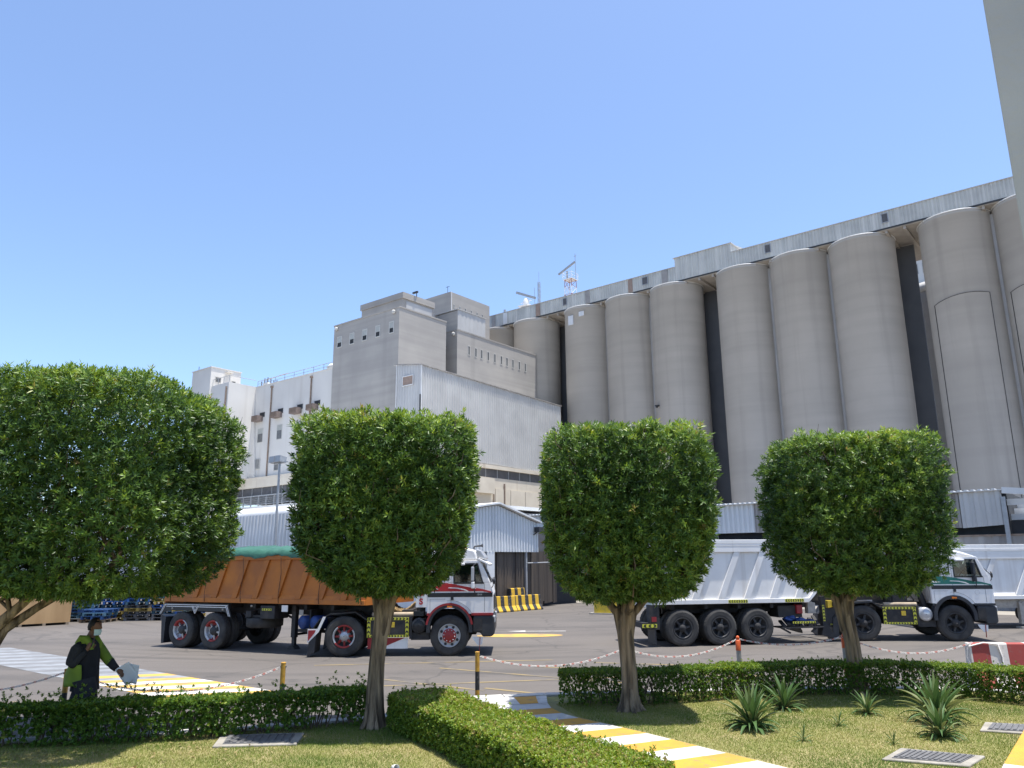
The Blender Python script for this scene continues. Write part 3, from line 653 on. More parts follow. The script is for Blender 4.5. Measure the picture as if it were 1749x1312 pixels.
for k in range(9): lm.box(-110.4, -108.83, 69.86, 69.95, 17.4 + k * 0.16, 17.48 + k * 0.16)
part('shutter_slat', lm, 'steel', t, kind='stuff')
site_window(t, 'L', 70, -104.89, -103.62, 16.6, 18.7, 'pane', 'frame', 0.05, split=0.6)
for a in (106.6, 96.2):
    part('downpipe', SB(t).tube([(-a, 69.85, 15.9), (-a, 69.85, 30.2)], 0.11, 6).box(-a - 0.2, -a + 0.2, 69.7, 70, 30.2, 30.5), 'rust', t)
part('downpipe', SB(t).tube([(-111.9, 64.95, 17), (-111.9, 64.95, 30.4)], 0.12, 6), 'rust', t)
rl = SB(t)
for k in range(9): rl.tube([(-111.2 + k * 2.5, 70.2, 30.9), (-111.2 + k * 2.5, 70.2, 32.0)], 0.05, 4)
rl.tube([(-111.2, 70.2, 32.0), (-90.3, 70.2, 32.0)], 0.05, 4); rl.tube([(-111.2, 70.2, 31.5), (-90.3, 70.2, 31.5)], 0.035, 4)
for k in range(4): rl.tube([(-116.5 + k * 1.65, 65.2, 31.1), (-116.5 + k * 1.65, 65.2, 32.2)], 0.05, 4)
rl.tube([(-116.5, 65.2, 32.2), (-111.55, 65.2, 32.2)], 0.05, 4); rl.tube([(-111.55, 65.2, 32.2), (-111.55, 70, 32.2)], 0.05, 4)
part('roof_railing', rl, 'steel', t)
sh = SB(t)
for k in range(6): sh.bar((-114.5 + k * 0.9, 73, 31.2), (-114.5 + k * 0.9, 73, 33.0 + 0.5 * sin(k)), 0.12, 0.12)
sh.add([(-115, 72.5, 32.7), (-109, 72.5, 32.9), (-110.5, 76, 34.6), (-113.5, 76, 34.6)], [(0, 1, 2, 3)]).box(-114.6, -109.4, 72.8, 73, 31.9, 32.0)
part('roof_shelter', sh, 'acbrown', t)
part('roof_vent', SB(t).lathe([(0.9, 0), (1.1, 0.3), (0.6, 0.8), (0.01, 0.9)], (-93.0, 71.5, 31.3), (0, 0, 1), 14).lathe([(0.7, 0), (0.9, 0.2), (0.01, 0.5)], (-110.2, 71.5, 31.4), (0, 0, 1), 14), 'whitesheet', t)
part('aerial', SB(t).tube([(-121.8, 65.4, 34.5), (-121.8, 65.4, 35.4)], 0.05, 5), 'darksteel', t)
part('cream_band', SB(t).box(-122.6, -90.2, 69.3, 92, 14.15, 15.8), 'cream', t)
part('dark_clerestory', SB(t).box(-126, -90.2, 69.6, 92, 12.9, 14.15), 'louvre', t)
mm = SB(t)
for k in range(14): mm.box(-126 + k * 2.7, -125.9 + k * 2.7, 69.52, 69.6, 12.9, 14.15)
part('mullion', mm, 'steel', t, kind='stuff')
part('podium_wall', SB(t).box(-130, -90.2, 69.0, 92, ROAD, 11.2), 'whitesheet', t)
gr = SB(t)
for k in range(20): gr.box(-130 + k * 2.1, -129.85 + k * 2.1, 68.85, 69.0, 11.2, 12.85)
gr.box(-130, -90.2, 68.86, 68.95, 12.7, 12.85).box(-130, -90.2, 68.86, 68.95, 11.4, 11.5)
for k in range(150): gr.bar((-130 + k * 0.266, 68.92, 11.45), (-130 + k * 0.266, 68.92, 12.7), 0.05, 0.05)
for k in range(3): gr.box(-130, -90.2, 68.88, 68.93, 11.75 + k * 0.3, 11.79 + k * 0.3)
part('roof_grille', gr, 'steel', t)

# --- warehouse with a rounded eave, and the gabled shed in front
t = sthing('warehouse', 'long low corrugated warehouse with rounded white eave behind the orange trailer', 'warehouse', -70, 33)
part('front_cladding', SB(t).corr((-112, 33), (-36.5, 33), ROAD, ROAD, 5.9, 5.9, 0.42, 0.13), 'whitesheet', t)
ev = SB(t); n = 8; k_ = int((112 - 36.5) / 0.34); vv = []; 
for i in range(2 * k_ + 1):
    u = -112 + i * 0.17; bump_ = 0.035 if i % 2 else 0.0
    for j in range(n + 1):
        a = (pi / 2) * j / n * 0.92
        vv.append((u, 33.95 - (0.97 + bump_) * cos(a), 5.88 + (0.62 + bump_) * sin(a)))
ev.add(vv, [(i * (n + 1) + j, (i + 1) * (n + 1) + j, (i + 1) * (n + 1) + j + 1, i * (n + 1) + j + 1) for i in range(2 * k_) for j in range(n)], 0, True)
part('rounded_eave', ev, 'whitesheet', t)
part('roof_sheet', SB(t).box(-112, -36.5, 33.9, 68.6, 6.2, 6.46), 'whitesheet', t)
part('inner_wall', SB(t).box(-112, -36.6, 33.12, 68, ROAD, 6.0), 'louvre', t)
part('downpipe', SB(t).tube([(-57.5, 32.9, 0), (-57.5, 32.9, 5.9)], 0.06, 6), 'steel', t)

t = sthing('gable_shed', 'pale blue corrugated gable-ended shed with dark strip curtain doorway', 'shed', -30, 33)
def gz(v): return 5.36 - (31.9 - v) * 0.15 if v < 31.9 else 5.36 - (v - 31.9) * 0.243
part('gable_cladding', SB(t).corr((-27, 28.2), (-27, 31.9), 2.9, 2.9, gz(28.2), 5.36, 0.24, 0.07).corr((-27, 31.9), (-27, 35.55), 2.9, 2.9, 5.36, gz(35.55), 0.24, 0.07), 'bluesheet', t)
rf = SB(t)
for v0, v1 in ((28.0, 31.9), (31.9, 35.62)):
    za, zb = gz(v0) + 0.05, gz(v1) + 0.05
    rf.add([(-26.72, v0, za), (-26.72, v1, zb), (-35, v1, zb), (-35, v0, za), (-26.72, v0, za + 0.09), (-26.72, v1, zb + 0.09), (-35, v1, zb + 0.09), (-35, v0, za + 0.09)],
           [(0, 3, 2, 1), (4, 5, 6, 7), (0, 1, 5, 4), (1, 2, 6, 5), (2, 3, 7, 6), (3, 0, 4, 7)])
part('roof_sheet', rf, 'whitesheet', t)
part('side_wall', SB(t).box(-35, -27.1, 28.2, 28.3, ROAD, 4.75).box(-35, -27.1, 35.4, 35.5, 2.9, 4.4), 'whitesheet', t)
part('door_pier', SB(t).box(-27.3, -26.95, 31.1, 31.7, ROAD, 2.9), 'bluesheet', t)
part('door_pier', SB(t).box(-27.3, -26.98, 28.3, 28.8, ROAD, 2.9), 'bluesheet', t)
rng = random.Random(3)
v = 31.72
while v < 34.4:
    w = rng.uniform(0.14, 0.26)
    part('curtain_strip', SB(t).box(-27.2 + rng.uniform(-0.06, 0.04), -27.16 + rng.uniform(-0.02, 0.05), v, v + w, ROAD + rng.uniform(0.02, 0.12), 2.88), 'curtain', t); v += w * 0.97
part('steel_post', SB(t).box(-27.1, -26.98, 34.42, 34.54, ROAD, 2.9), 'steel', t)
v = 34.56
while v < 37.8:
    w = rng.uniform(0.16, 0.3)
    part('curtain_strip', SB(t).box(-27.5 + rng.uniform(-0.06, 0.04), -27.46 + rng.uniform(-0.02, 0.05), v, v + w, ROAD + rng.uniform(0.02, 0.3), 2.95), 'curtain', t); v += w * 0.97
part('dark_interior', SB(t).box(-35, -28.2, 28.4, 41, ROAD, 2.88), 'dark', t)
part('dark_fascia', SB(t).box(-28.0, -27.55, 35.6, 41, 2.4, 4.3), 'louvre', t)
part('cross_rail', SB(t).tube([(-26.95, 34.5, 2.3), (-26.95, 37.8, 2.35)], 0.035, 5), 'steel', t)
part('floodlight', SB(t).box(-26.9, -26.55, 35.1, 35.5, 4.0, 4.28).bar((-26.95, 35.1, 3.85), (-26.75, 35.3, 4.05), 0.06, 0.06), 'darksteel', t)

# --- sheds at the right
t = sthing('loading_shed', 'weathered grey corrugated loading shed in front of the silos, at right', 'shed', -14, 45)
part('upper_cladding', SB(t).corr((-40, 45), (-18.0, 45), 3.95, 3.95, 5.62, 5.62, 0.30, 0.09), 'bluesheet', t)
part('upper_cladding', SB(t).corr((-18.0, 45), (-7.2, 45), 3.93, 3.86, 5.62, 5.6, 0.30, 0.10), 'oldsheet', t)
part('end_sheet', SB(t).corr((-7.2, 44.9), (-5.35, 44.9), 3.84, 3.95, 5.6, 5.66, 0.46, 0.07), 'sheet', t)
rr_ = SB(t); k_ = int(34.7 / 0.3)
for i in range(k_):
    u = -40 + i * 0.3; rr_.box(u + 0.08, u + 0.22, 44.7, 58, 5.66, 5.72)
rr_.box(-40, -5.3, 44.72, 58, 5.62, 5.66)
part('roof_sheet', rr_, 'whitesheet', t, kind='stuff')
part('dark_gap', SB(t).box(-40, -5.2, 45.4, 58, 3.4, 5.6), 'dark', t)
part('sill_rail', SB(t).box(-40, -3.9, 44.9, 45.1, 3.42, 3.5), 'rust', t)
part('lower_cladding', SB(t).corr((-40, 45), (-2.5, 45), ROAD, ROAD, 3.42, 3.42, 0.62, 0.05), 'oldsheet', t)
for u in (-39, -34, -29, -24.0, -20.4, -17, -5.3, -3.9):
    part('post', SB(t).box(u - 0.09, u + 0.09, 44.75, 44.93, ROAD, 3.95 if u < -6 else 5.3), 'steel', t)
part('roof_frame', SB(t).bar((-5.3, 44.85, 5.62), (-3.9, 44.85, 5.45), 0.2, 0.3).bar((-3.9, 44.85, 5.45), (-3.9, 44.85, 5.1), 0.2, 0.2).box(-5.2, -4.0, 45.2, 45.3, 4.9, 5.2), 'whitesheet', t)
for i in range(3):
    part('roof_sheet_end', SB(t).box(-5.2, 3.0, 46.0 + i * 1.5, 47.2 + i * 1.5, 4.2 + i * 0.35, 4.5 + i * 0.35), 'whitesheet', t)
part('lower_block', SB(t).box(-5.2, 3, 45.5, 55, ROAD, 4.15), 'dark', t)

# --- tall near wall at the right edge
t = sthing('beige_building', 'tall plain beige-grey wall corner at the right edge of the view', 'building', 1.5, 6.0, z=0.0)
part('wall', SB(t).box(-0.365, 6, 6.0, 9.0, -0.1, 12.5), 'greyplast', t, bevel=0.02)

# --- radar masts beyond the silos
def lattice(m, o, w0, w1, z0, z1, n, cols, u_r=0.05):
    for i in range(n):
        za, zb = z0 + (z1 - z0) * i / n, z0 + (z1 - z0) * (i + 1) / n
        wa, wb = w0 + (w1 - w0) * i / n, w0 + (w1 - w0) * (i + 1) / n; mi = cols[i % len(cols)]
        ca = [(o[0] + sx * wa / 2, o[1] + sy * wa / 2, za) for sx, sy in ((-1, -1), (1, -1), (1, 1), (-1, 1))]
        cb = [(o[0] + sx * wb / 2, o[1] + sy * wb / 2, zb) for sx, sy in ((-1, -1), (1, -1), (1, 1), (-1, 1))]
        for j in range(4):
            m.bar(ca[j], cb[j], 2 * u_r, 2 * u_r, mi); m.bar(ca[j], cb[(j + 1) % 4], 1.2 * u_r, 1.2 * u_r, mi); m.bar(cb[j], cb[(j + 1) % 4], 1.2 * u_r, 1.2 * u_r, mi)
t = sthing('radar_tower', 'red and white lattice radar tower rising above the gallery roof', 'tower', -76.5, 112, z=ST)
m = SB(t); lattice(m, (-76.5, 112), 2.0, 1.5, ST, 53.4, 7, (0, 1)); part('lattice_mast', m, ['redsteel', 'whitesteel'], t)
part('platform', SB(t).box(-77.5, -75.5, 111.0, 113.0, 53.4, 53.5), 'whitesteel', t)
m = SB(t)
for sx in (-77.45, -75.55):
    for sy in (110.9, 113.1): m.bar((sx, sy, 53.6), (sx, sy, 54.7), 0.07, 0.07)
for z in (54.15, 54.7): m.bar((-77.45, 110.9, z), (-75.55, 110.9, z), 0.04, 0.04).bar((-77.45, 113.1, z), (-75.55, 113.1, z), 0.04, 0.04).bar((-77.45, 110.9, z), (-77.45, 113.1, z), 0.04, 0.04).bar((-75.55, 110.9, z), (-75.55, 113.1, z), 0.04, 0.04)
part('railing', m, 'whitesteel', t)
part('scanner', SB(t).tube([(-77.2, 112, 53.6), (-77.2, 112, 55.4)], 0.16, 8).bar((-78.9, 111.6, 55.0), (-75.6, 112.4, 57.0), 0.3, 0.3), 'steel', t)
part('whip_aerial', SB(t).tube([(-75.3, 112, 53.4), (-75.3, 112, 58.4)], 0.05, 5).bar((-75.6, 112, 57.9), (-75.0, 112, 57.9), 0.06, 0.06), 'steel', t)
t = sthing('radar_mast', 'squat roof radar with tilted scanner bar, left of the lattice tower', 'radar', -87.0, 112, z=ST)
m = SB(t); lattice(m, (-87, 112), 1.6, 1.2, ST, 50.5, 5, (0,)); part('lattice_mast', m, 'steel', t)
part('turntable', SB(t).box(-88.2, -85.8, 110.9, 113.1, 50.5, 50.7).lathe([(0.5, 50.7), (0.6, 51.6), (0.35, 52.2)], (-87, 112, 0), (0, 0, 1), 12).bar((-88.3, 112, 51.5), (-85.7, 112, 51.6), 0.12, 0.12), 'whitesteel', t)
part('scanner', SB(t).bar((-89.2, 111.8, 53.9), (-84.9, 112.2, 51.9), 0.35, 0.45), 'steel', t)
part('pedestal', SB(t).box(-92.5, -91.9, 111.5, 112.1, ST, 50.3).tube([(-92.2, 111.8, 50.3), (-92.2, 111.8, 51.0)], 0.25, 8), 'steel', t)
part('base_cabin', SB(t).box(-89.5, -80, 111, 113, ST, 48.6), 'whitesheet', t)
t = sthing('aerial_mast', 'thin grey lattice aerial between the two radars', 'aerial', -84.2, 112.5, z=ST)
m = SB(t); lattice(m, (-84.2, 112.5), 0.5, 0.35, ST, 55.0, 12, (0,), 0.03); m.tube([(-84.2, 112.5, 55), (-84.2, 112.5, 57.2)], 0.035, 4)
m.tube([(-85.3, 112.5, 49.5), (-85.3, 112.5, 54.2)], 0.05, 4).bar((-85.3, 112.5, 50.5), (-84.2, 112.5, 50.5), 0.06, 0.06)
part('mast', m, 'steel', t)

# --- floodlight pole in front of the warehouse
t = sthing('floodlight_pole', 'slim grey pole with twin floodlights before the white mill building', 'lamp', -44.3, 30)
part('pole', SB(t).tube([(-44.3, 30, ROAD), (-44.3, 30, 8.95)], [0.11, 0.075], 10), 'steel', t)
part('cross_arm', SB(t).bar((-44.9, 30, 8.95), (-43.4, 30, 8.95), 0.06, 0.06), 'steel', t)
for du in (-0.62, 0.05):
    part('floodlight', SB(t).prism([(29.75, 9.0), (30.25, 8.92), (30.3, 9.32), (29.78, 9.42)], 'x', -44.3 + du - 0.3, -44.3 + du + 0.3), 'steel', t)
# ------------------------------------------------------------------ vehicles
def text_mesh(txt, size, ext, mat, off=0.0):
    c = bpy.data.curves.new('lettering', 'FONT'); c.body = txt; c.size = size; c.extrude = ext; c.offset = off; c.align_x = 'CENTER'; c.align_y = 'CENTER'
    o = bpy.data.objects.new('lettering', c); COL.objects.link(o)
    me = bpy.data.meshes.new_from_object(o.evaluated_get(bpy.context.evaluated_depsgraph_get()))
    bpy.data.objects.remove(o); bpy.data.curves.remove(c)
    me.materials.clear(); me.materials.append(MT[mat]); return me

_wc = {}
def wheel(parent, x, y, R=0.535, w=0.29, style='front_silver', side=-1, name='wheel'):
    """tyre on an axle along y; outer face at y, tread going inward; rim, hub and bolts are its pieces"""
    key = (style, R, w)
    if key not in _wc:
        ty = MB(); n = 64; prof = [(0.02, .56), (0.0, .66), (0.0, .86), (0.025, .95), (0.05, 1.0), (w * .35, 1.0), (w * .37, .975), (w * .40, 1.0), (w * .6, 1.0), (w * .63, .975), (w * .65, 1.0), (w - .05, 1.0), (w, .9), (w, .56)]
        vv = []
        for i, (h, r) in enumerate(prof):
            for j in range(n):
                lug = 0.982 if (i in (4, 11) and j % 2) else 1.0
                t = 2 * pi * j / n; vv.append((R * r * lug * cos(t), h, R * r * lug * sin(t)))
        ty.add(vv, [(i * n + j, (i + 1) * n + j, (i + 1) * n + (j + 1) % n, i * n + (j + 1) % n) for i in range(len(prof) - 1) for j in range(n)], 0, False)
        rim = MB(); hub = MB(); R_ = R * .57; A = (0, 1, 0); O = (0, 0, 0)
        mats = ['rimsilver', 'rimred', 'rimdark']
        if style == 'front_silver':
            rim.lathe([(R_ + .005, .03), (R_, .0), (R_ - .03, .035), (R_ * .8, .045), (R_ * .62, .02)], O, A, 40, 0)
            for k in range(8):
                t = 2 * pi * k / 8; rim.lathe([(.0, .026), (.035, .03), (.04, .045)], (cos(t) * R_ * .78, -.012, sin(t) * R_ * .78), A, 8, 2)
            hub.lathe([(R_ * .62, .02), (R_ * .6, -.005), (R_ * .40, -.01), (R_ * .36, -.025), (.01, -.03)], O, A, 28, 1)
            for k in range(10):
                t = 2 * pi * k / 10; hub.lathe([(.0, -.03), (.016, -.03), (.018, -.0)], (cos(t) * R_ * .49, 0, sin(t) * R_ * .49), A, 6, 0)
        elif style in ('dish_redwhite', 'dish_rear'):
            seg = (lambda j: 1 if (j // 9) % 2 == 0 else 0)
            rim.lathe([(R_ + .005, .03), (R_, .0), (R_ - .035, .02), (R_ - .045, .05)], O, A, 36, seg)
            rim.lathe([(R_ - .045, .05), (R_ - .05, .13), (R_ * .55, .15)], O, A, 36, 2 if style == 'dish_redwhite' else seg)
            for k in range(8 if style == 'dish_redwhite' else 5):
                t = 2 * pi * k / (8 if style == 'dish_redwhite' else 5) + .2
                rim.bar((cos(t) * R_ * .4, .1, sin(t) * R_ * .4), (cos(t) * R_ * .86, .12, sin(t) * R_ * .86), .05, .05, 0 if style == 'dish_rear' else 1)
            hub.lathe([(R_ * .55, .15), (R_ * .5, .10), (R_ * .42, .09), (R_ * .36, .03), (.01, .02)], O, A, 24, 0 if style == 'dish_redwhite' else 2)
        else:   # dark dished spoke wheel
            rim.lathe([(R_ + .005, .03), (R_, .0), (R_ - .03, .02), (R_ - .045, .1), (R_ * .5, .15)], O, A, 30, 2)
            for k in range(6):
                t = 2 * pi * k / 6; rim.bar((cos(t) * R_ * .35, .08, sin(t) * R_ * .35), (cos(t) * R_ * .84, .09, sin(t) * R_ * .84), .07, .06, 2)
            hub.lathe([(R_ * .5, .15), (R_ * .42, .06), (R_ * .3, .0 if style == 'dark' else -.03), (.01, -.01 if style == 'dark' else -.04)], O, A, 18, 3)
            for k in range(10):
                t = 2 * pi * k / 10; hub.lathe([(.0, .03), (.014, .03), (.016, .07)], (cos(t) * R_ * .38, 0, sin(t) * R_ * .38), A, 6, 3)
        mats.append('chassis')
        _wc[key] = (ty.mesh('tyre', 'tyre'), rim.mesh('rim', mats), hub.mesh('hub', mats))
    t_, r_, h_ = _wc[key]
    o = obj(name, t_, parent, (x, y, R), (0, random.uniform(0, 6.28), 0 if side < 0 else pi))
    obj('rim', r_, o); obj('hub', h_, o); return o

def hazard(parent, x0, x1, y, z0, z1, vert=False, n=None, name='hazard_tape', sub=False):
    """yellow tape with black chevrons on the near face"""
    b = MB().box(x0, x1, y - 0.006, y, z0, z1, 0); L = (z1 - z0) if vert else (x1 - x0); W = (x1 - x0) if vert else (z1 - z0)
    n = n or max(2, int(L / (W * 1.35))); p = L / n
    for k in range(n):
        c = p * (k + 0.2); s_ = -1 if (not vert and k < n / 2) else 1; th = p * 0.42
        if s_ > 0: pts = [(c, .08), (c + th, .08), (c + th + p * .3, .5), (c + th, .92), (c, .92), (c + p * .3, .5)]
        else: pts = [(c + p * .3, .08), (c + th + p * .3, .08), (c + th, .5), (c + th + p * .3, .92), (c + p * .3, .92), (c, .5)]
        pts = [(min(a, L), q * W) for a, q in pts]
        pts = [(x0 + q, z0 + a) for a, q in pts] if vert else [(x0 + a, z0 + q) for a, q in pts]
        b.prism(pts, 'y', y - 0.010, y - 0.0065, 1)
    return part(name, b, ['tape_y', 'tape_k'], parent)

def arc(cx, cz, r, a0, a1, n): return [(cx + r * cos(a0 + (a1 - a0) * i / n), cz + r * sin(a0 + (a1 - a0) * i / n)) for i in range(n + 1)]

def tractor(label, loc, rz, stripe, style, wb, high=True):
    t = thing('truck_tractor', label, 'truck', loc, rz)
    H = 1.2; NY = -H                      # half width, near face
    zt = 2.5                              # gutter
    # --- cab sides with real window openings
    low = [(-.62, 1.12), (-.56, 1.12)] + list(reversed(arc(0, .74, .6, radians(37), radians(143), 14))) + [(1.02, 1.1), (1.2, 1.1), (1.2, 1.62), (1.12, 1.93), (-.62, 1.93)]
    sides = MB()
    for s in (-1, 1):
        y0, y1 = (NY, NY + .045) if s < 0 else (H - .045, H)
        sides.prism(low, 'y', y0, y1)
        sides.prism([(-.62, 1.932), (-.46, 1.932), (-.46, zt - .05), (-.62, zt - .05)], 'y', y0, y1)
        sides.prism([(-.02, 1.932), (.11, 1.932), (.11, zt - .05), (-.02, zt - .05)], 'y', y0, y1)
        sides.prism([(-.46, 1.932), (-.02, 1.932), (-.02, 2.0), (-.46, 2.0)], 'y', y0, y1)
        sides.prism([(.92, 1.932), (1.12, 1.932), (.86, zt - .05), (.77, zt - .05)], 'y', y0, y1)
        sides.prism([(-.62, zt - .048), (.862, zt - .048), (.82, zt + .03), (-.62, zt + .03)], 'y', y0, y1)
    sides.box(-.62, -.57, NY + .046, H - .046, 1.12, zt)                 # rear wall
    sides.box(1.15, 1.2, NY + .046, H - .046, 1.1, 1.62)
    part('cab_body', sides, 'cabwhite', t, bevel=.012)
    fr = MB().prism([(1.2, 1.62), (1.12, 1.93), (1.08, 1.93), (1.15, 1.62)], 'y', NY + .046, H - .046).box(.78, .84, NY + .046, H - .046, zt - .02, zt + .03)
    part('front_panel', fr, 'cabwhite', t)
    part('grille', MB().box(1.2, 1.225, -.8, .8, 1.2, 1.58), 'cabblack', t)
    # roof
    if high:
        rp = [(-.62, zt + .032), (-.62, 2.78), (-.5, 2.83), (.5, 2.86), (.68, 2.82), (.74, zt + .2), (.78, zt + .032)]
    else:
        rp = [(-.62, zt + .032), (-.62, 2.68), (-.4, 2.75), (.2, 2.74), (.5, 2.66), (.84, zt + .032)]
    part('roof', MB().prism(rp, 'y', NY + .05, H - .05), 'cabwhite', t, bevel=.05)
    if high:
        part('sun_visor', MB().prism([(.76, 2.55), (.8, 2.6), (1.12, 2.43), (1.1, 2.38)], 'y', NY - .02, H + .02), 'cabwhite', t, bevel=.015)
        part('roof_deflector', MB().prism([(.72, 2.62), (.72, 2.86), (.86, 2.8), (1.0, 2.6), (.97, 2.55)], 'y', NY + .08, H - .08), 'mirror', t, bevel=.03)
        be = part('beacon', MB().lathe([(.085, 0), (.085, .1), (.06, .16), (.01, .175)], (.33, -.45, 2.87), (0, 0, 1), 16), 'amber', t)
        part('base', MB().lathe([(.095, -.04), (.095, .0), (.01, .0)], (.33, -.45, 2.87), (0, 0, 1), 16), 'blackplastic', be)
        part('air_horn', MB().lathe([(.02, 0), (.03, .2), (.06, .26)], (.62, -.2, 2.93), (1, 0, .1), 10).box(.6, .64, -.22, -.18, 2.84, 2.92), 'darksteel', t)
    # glass
    for nm, ply in (('door_window', [(.11, 1.935), (.925, 1.935), (.775, zt - .05), (.11, zt - .05)]), ):
        for y in (NY + .02, H - .02):
            w_ = part(nm, MB().prism(ply, 'y', y - .004, y + .004), 'glass', t)
    wfr = MB()
    for y0 in (NY - .012, H - .012):
        wfr.prism([(.11, 1.9), (.95, 1.9), (.95, 1.935), (.11, 1.935)], 'y', y0, y0 + .024).prism([(.7, 1.936), (.73, 1.936), (.66, zt - .06), (.63, zt - .06)], 'y', y0, y0 + .024)
        wfr.prism([(.885, 1.936), (.93, 1.936), (.78, zt - .055), (.74, zt - .055)], 'y', y0, y0 + .024).box(.1, .13, y0, y0 + .024, 1.936, zt - .05).box(.13, .74, y0, y0 + .024, zt - .08, zt - .05)
    part('window_seal', wfr, 'cabblack', t)
    for y in (NY + .012, H - .018):
        rw = part('side_window', MB().box(-.45, -.03, y, y + .006, 2.01, zt - .055), 'cabwhite' if True else 'glass', t)
        yy = y - .002 if y < 0 else y + .008
        part('seal', MB().box(-.47, -.44, yy - .012, yy, 1.99, zt - .04).box(-.04, -.01, yy - .012, yy, 1.99, zt - .04).box(-.44, -.04, yy - .012, yy, 1.99, 2.015).box(-.44, -.04, yy - .012, yy, zt - .065, zt - .04), 'cabblack', rw)
    part('windscreen', MB().add([(1.13, NY + .1, 1.93), (1.13, H - .1, 1.93), (.83, H - .1, zt), (.83, NY + .1, zt)], [(0, 1, 2, 3)]), 'glass', t)
    ap = MB()
    for y in (NY + .05, H - .09): ap.bar((1.12, y + .02, 1.9), (.82, y + .02, zt + .02), .07, .05)
    part('pillar', ap, 'cabwhite', t)
    part('wiper', MB().bar((1.16, -.7, 1.93), (1.02, -.2, 2.2), .02, .02), 'blackplastic', t)
    # interior
    part('cab_floor', MB().box(-.56, 1.1, NY + .06, H - .06, 1.36, 1.42), 'seat', t)
    for y in (-.62, .62):
        part('seat', MB().box(-.1, .4, y - .25, y + .25, 1.42, 1.75).prism([(-.18, 1.7), (-.02, 1.7), (-.12, 2.3), (-.24, 2.3)], 'y', y - .24, y + .24), 'seat', t, bevel=.04)
    part('dashboard', MB().box(.72, 1.1, NY + .1, H - .1, 1.6, 1.85), 'blackplastic', t, bevel=.03)
    sw = MB(); ns = 20
    sw.tube([(.58 + .09 * cos(2 * pi * k / ns), -.62 + .21 * sin(2 * pi * k / ns), 1.93 + .18 * cos(2 * pi * k / ns)) for k in range(ns + 1)], .016, 6, cap=False)
    part('steering_wheel', sw.tube([(.58, -.62, 1.93), (.8, -.62, 1.75)], .03, 6), 'blackplastic', t)
    part('rear_lining', MB().box(-.565, -.54, NY + .06, H - .06, 1.42, 2.45), 'seat', t)
    # graphics on both doors
    for s in (-1, 1):
        y0, y1 = (NY - .006, NY - .002) if s < 0 else (H + .002, H + .006)
        y2, y3 = (NY - .010, NY - .0065) if s < 0 else (H + .0065, H + .010)
        st = part('stripe', MB().prism([(-.6, 1.70), (.9, 1.70), (1.14, 1.66), (1.16, 1.69), (.92, 1.755), (.35, 1.86), (-.05, 1.92), (-.6, 1.955)], 'y', y0, y1), stripe, t)
        sw_ = MB().prism([(-.6, 1.80), (-.45, 1.79), (-.3, 1.765), (-.45, 1.745), (-.6, 1.745)], 'y', y2, y3)
        sw_.prism([(-.05, 1.79), (.2, 1.775), (.38, 1.735), (.5, 1.69), (.55, 1.69), (.42, 1.76), (.22, 1.80), (-.02, 1.808)], 'y', y2, y3)
        sw_.prism([(.2, 1.875), (.5, 1.82), (.72, 1.765), (.74, 1.772), (.5, 1.835), (.2, 1.885)], 'y', y2, y3)
        part('swoosh', sw_, 'cabwhite', st)
        part('black_band', MB().box(-.6, 1.185, y0, y1, 1.55, 1.665), 'cabblack', t)
    dl = MB().box(.035, .042, NY - .004, NY, 1.2, zt - .05).box(.96, .967, NY - .004, NY, 1.15, 1.9).box(-.54, -.535, NY - .004, NY, 1.2, 1.5).box(-.54, -.12, NY - .004, NY, 1.495, 1.5)
    for a, b_ in zip(arc(0, .74, .72, radians(30), radians(95), 10), arc(0, .74, .72, radians(30), radians(95), 10)[1:]): dl.bar((a[0], NY - .002, a[1]), (b_[0], NY - .002, b_[1]), .005, .006, upv=(0, 1, 0))
    part('door_seam', dl, 'cabblack', t)
    part('door_handle', MB().box(.03, .11, NY - .025, NY - .011, 1.47, 1.63), 'blackplastic', t, bevel=.01)
    tr = MB()
    for s in (-1, 1):
        y = NY - .012 if s < 0 else H
        tr.box(.6, 1.2, y, y + .012, 1.06, 1.125).box(-.62, -.56, y, y + .012, 1.06, 1.125)
    part('sill_trim', tr, 'redpaint' if high else 'blackplastic', t)
    for s in (-1, 1):
        ya, yb = (NY - .045, NY + .25) if s < 0 else (H - .25, H + .045)
        o_, i_ = arc(0, .74, .63, radians(0), radians(180), 22), arc(0, .74, .53, radians(0), radians(180), 22)
        o_ = [(.63, .62)] + o_ + [(-.63, .62)]; i_ = [(.53, .62)] + i_ + [(-.53, .62)]
        part('wheel_arch', MB().prism(o_ + list(reversed(i_)), 'y', ya, yb), 'blackplastic', t)
        if high:
            o2 = arc(0, .74, .655, radians(8), radians(172), 22); i2 = arc(0, .74, .6, radians(8), radians(172), 22)
            part('arch_trim', MB().prism(o2 + list(reversed(i2)), 'y', NY - .055 if s < 0 else H + .046, NY - .046 if s < 0 else H + .055), 'redpaint', t)
        part('side_lamp', MB().box(-.06, .08, (NY - .075) if s < 0 else H + .05, (NY - .056) if s < 0 else H + .075, 1.27, 1.32), 'amber', t)
    # bumper, steps, lights
    part('bumper', MB().prism([(.62, .62), (.66, 1.055), (1.2, 1.055), (1.24, .98), (1.24, .58), (1.16, .5), (.9, .5), (.86, .6)], 'y', NY + .0, H - .0), 'blackplastic', t, bevel=.04)
    part('step', MB().box(.66, .9, NY - .012, NY - .001, .7, .98).box(.66, .9, NY - .03, NY - .001, .66, .69), 'chassis', t)
    for y in (-.95, .95): part('headlight', MB().box(1.1, 1.255, y - .22, y + .22, .86, 1.04), 'mirror', t, bevel=.02)
    part('flap', MB().prism([(.62, .5), (.92, .48), (.9, .3), (.78, .27), (.66, .42)], 'y', NY + .03, NY + .05), 'cabwhite', t)
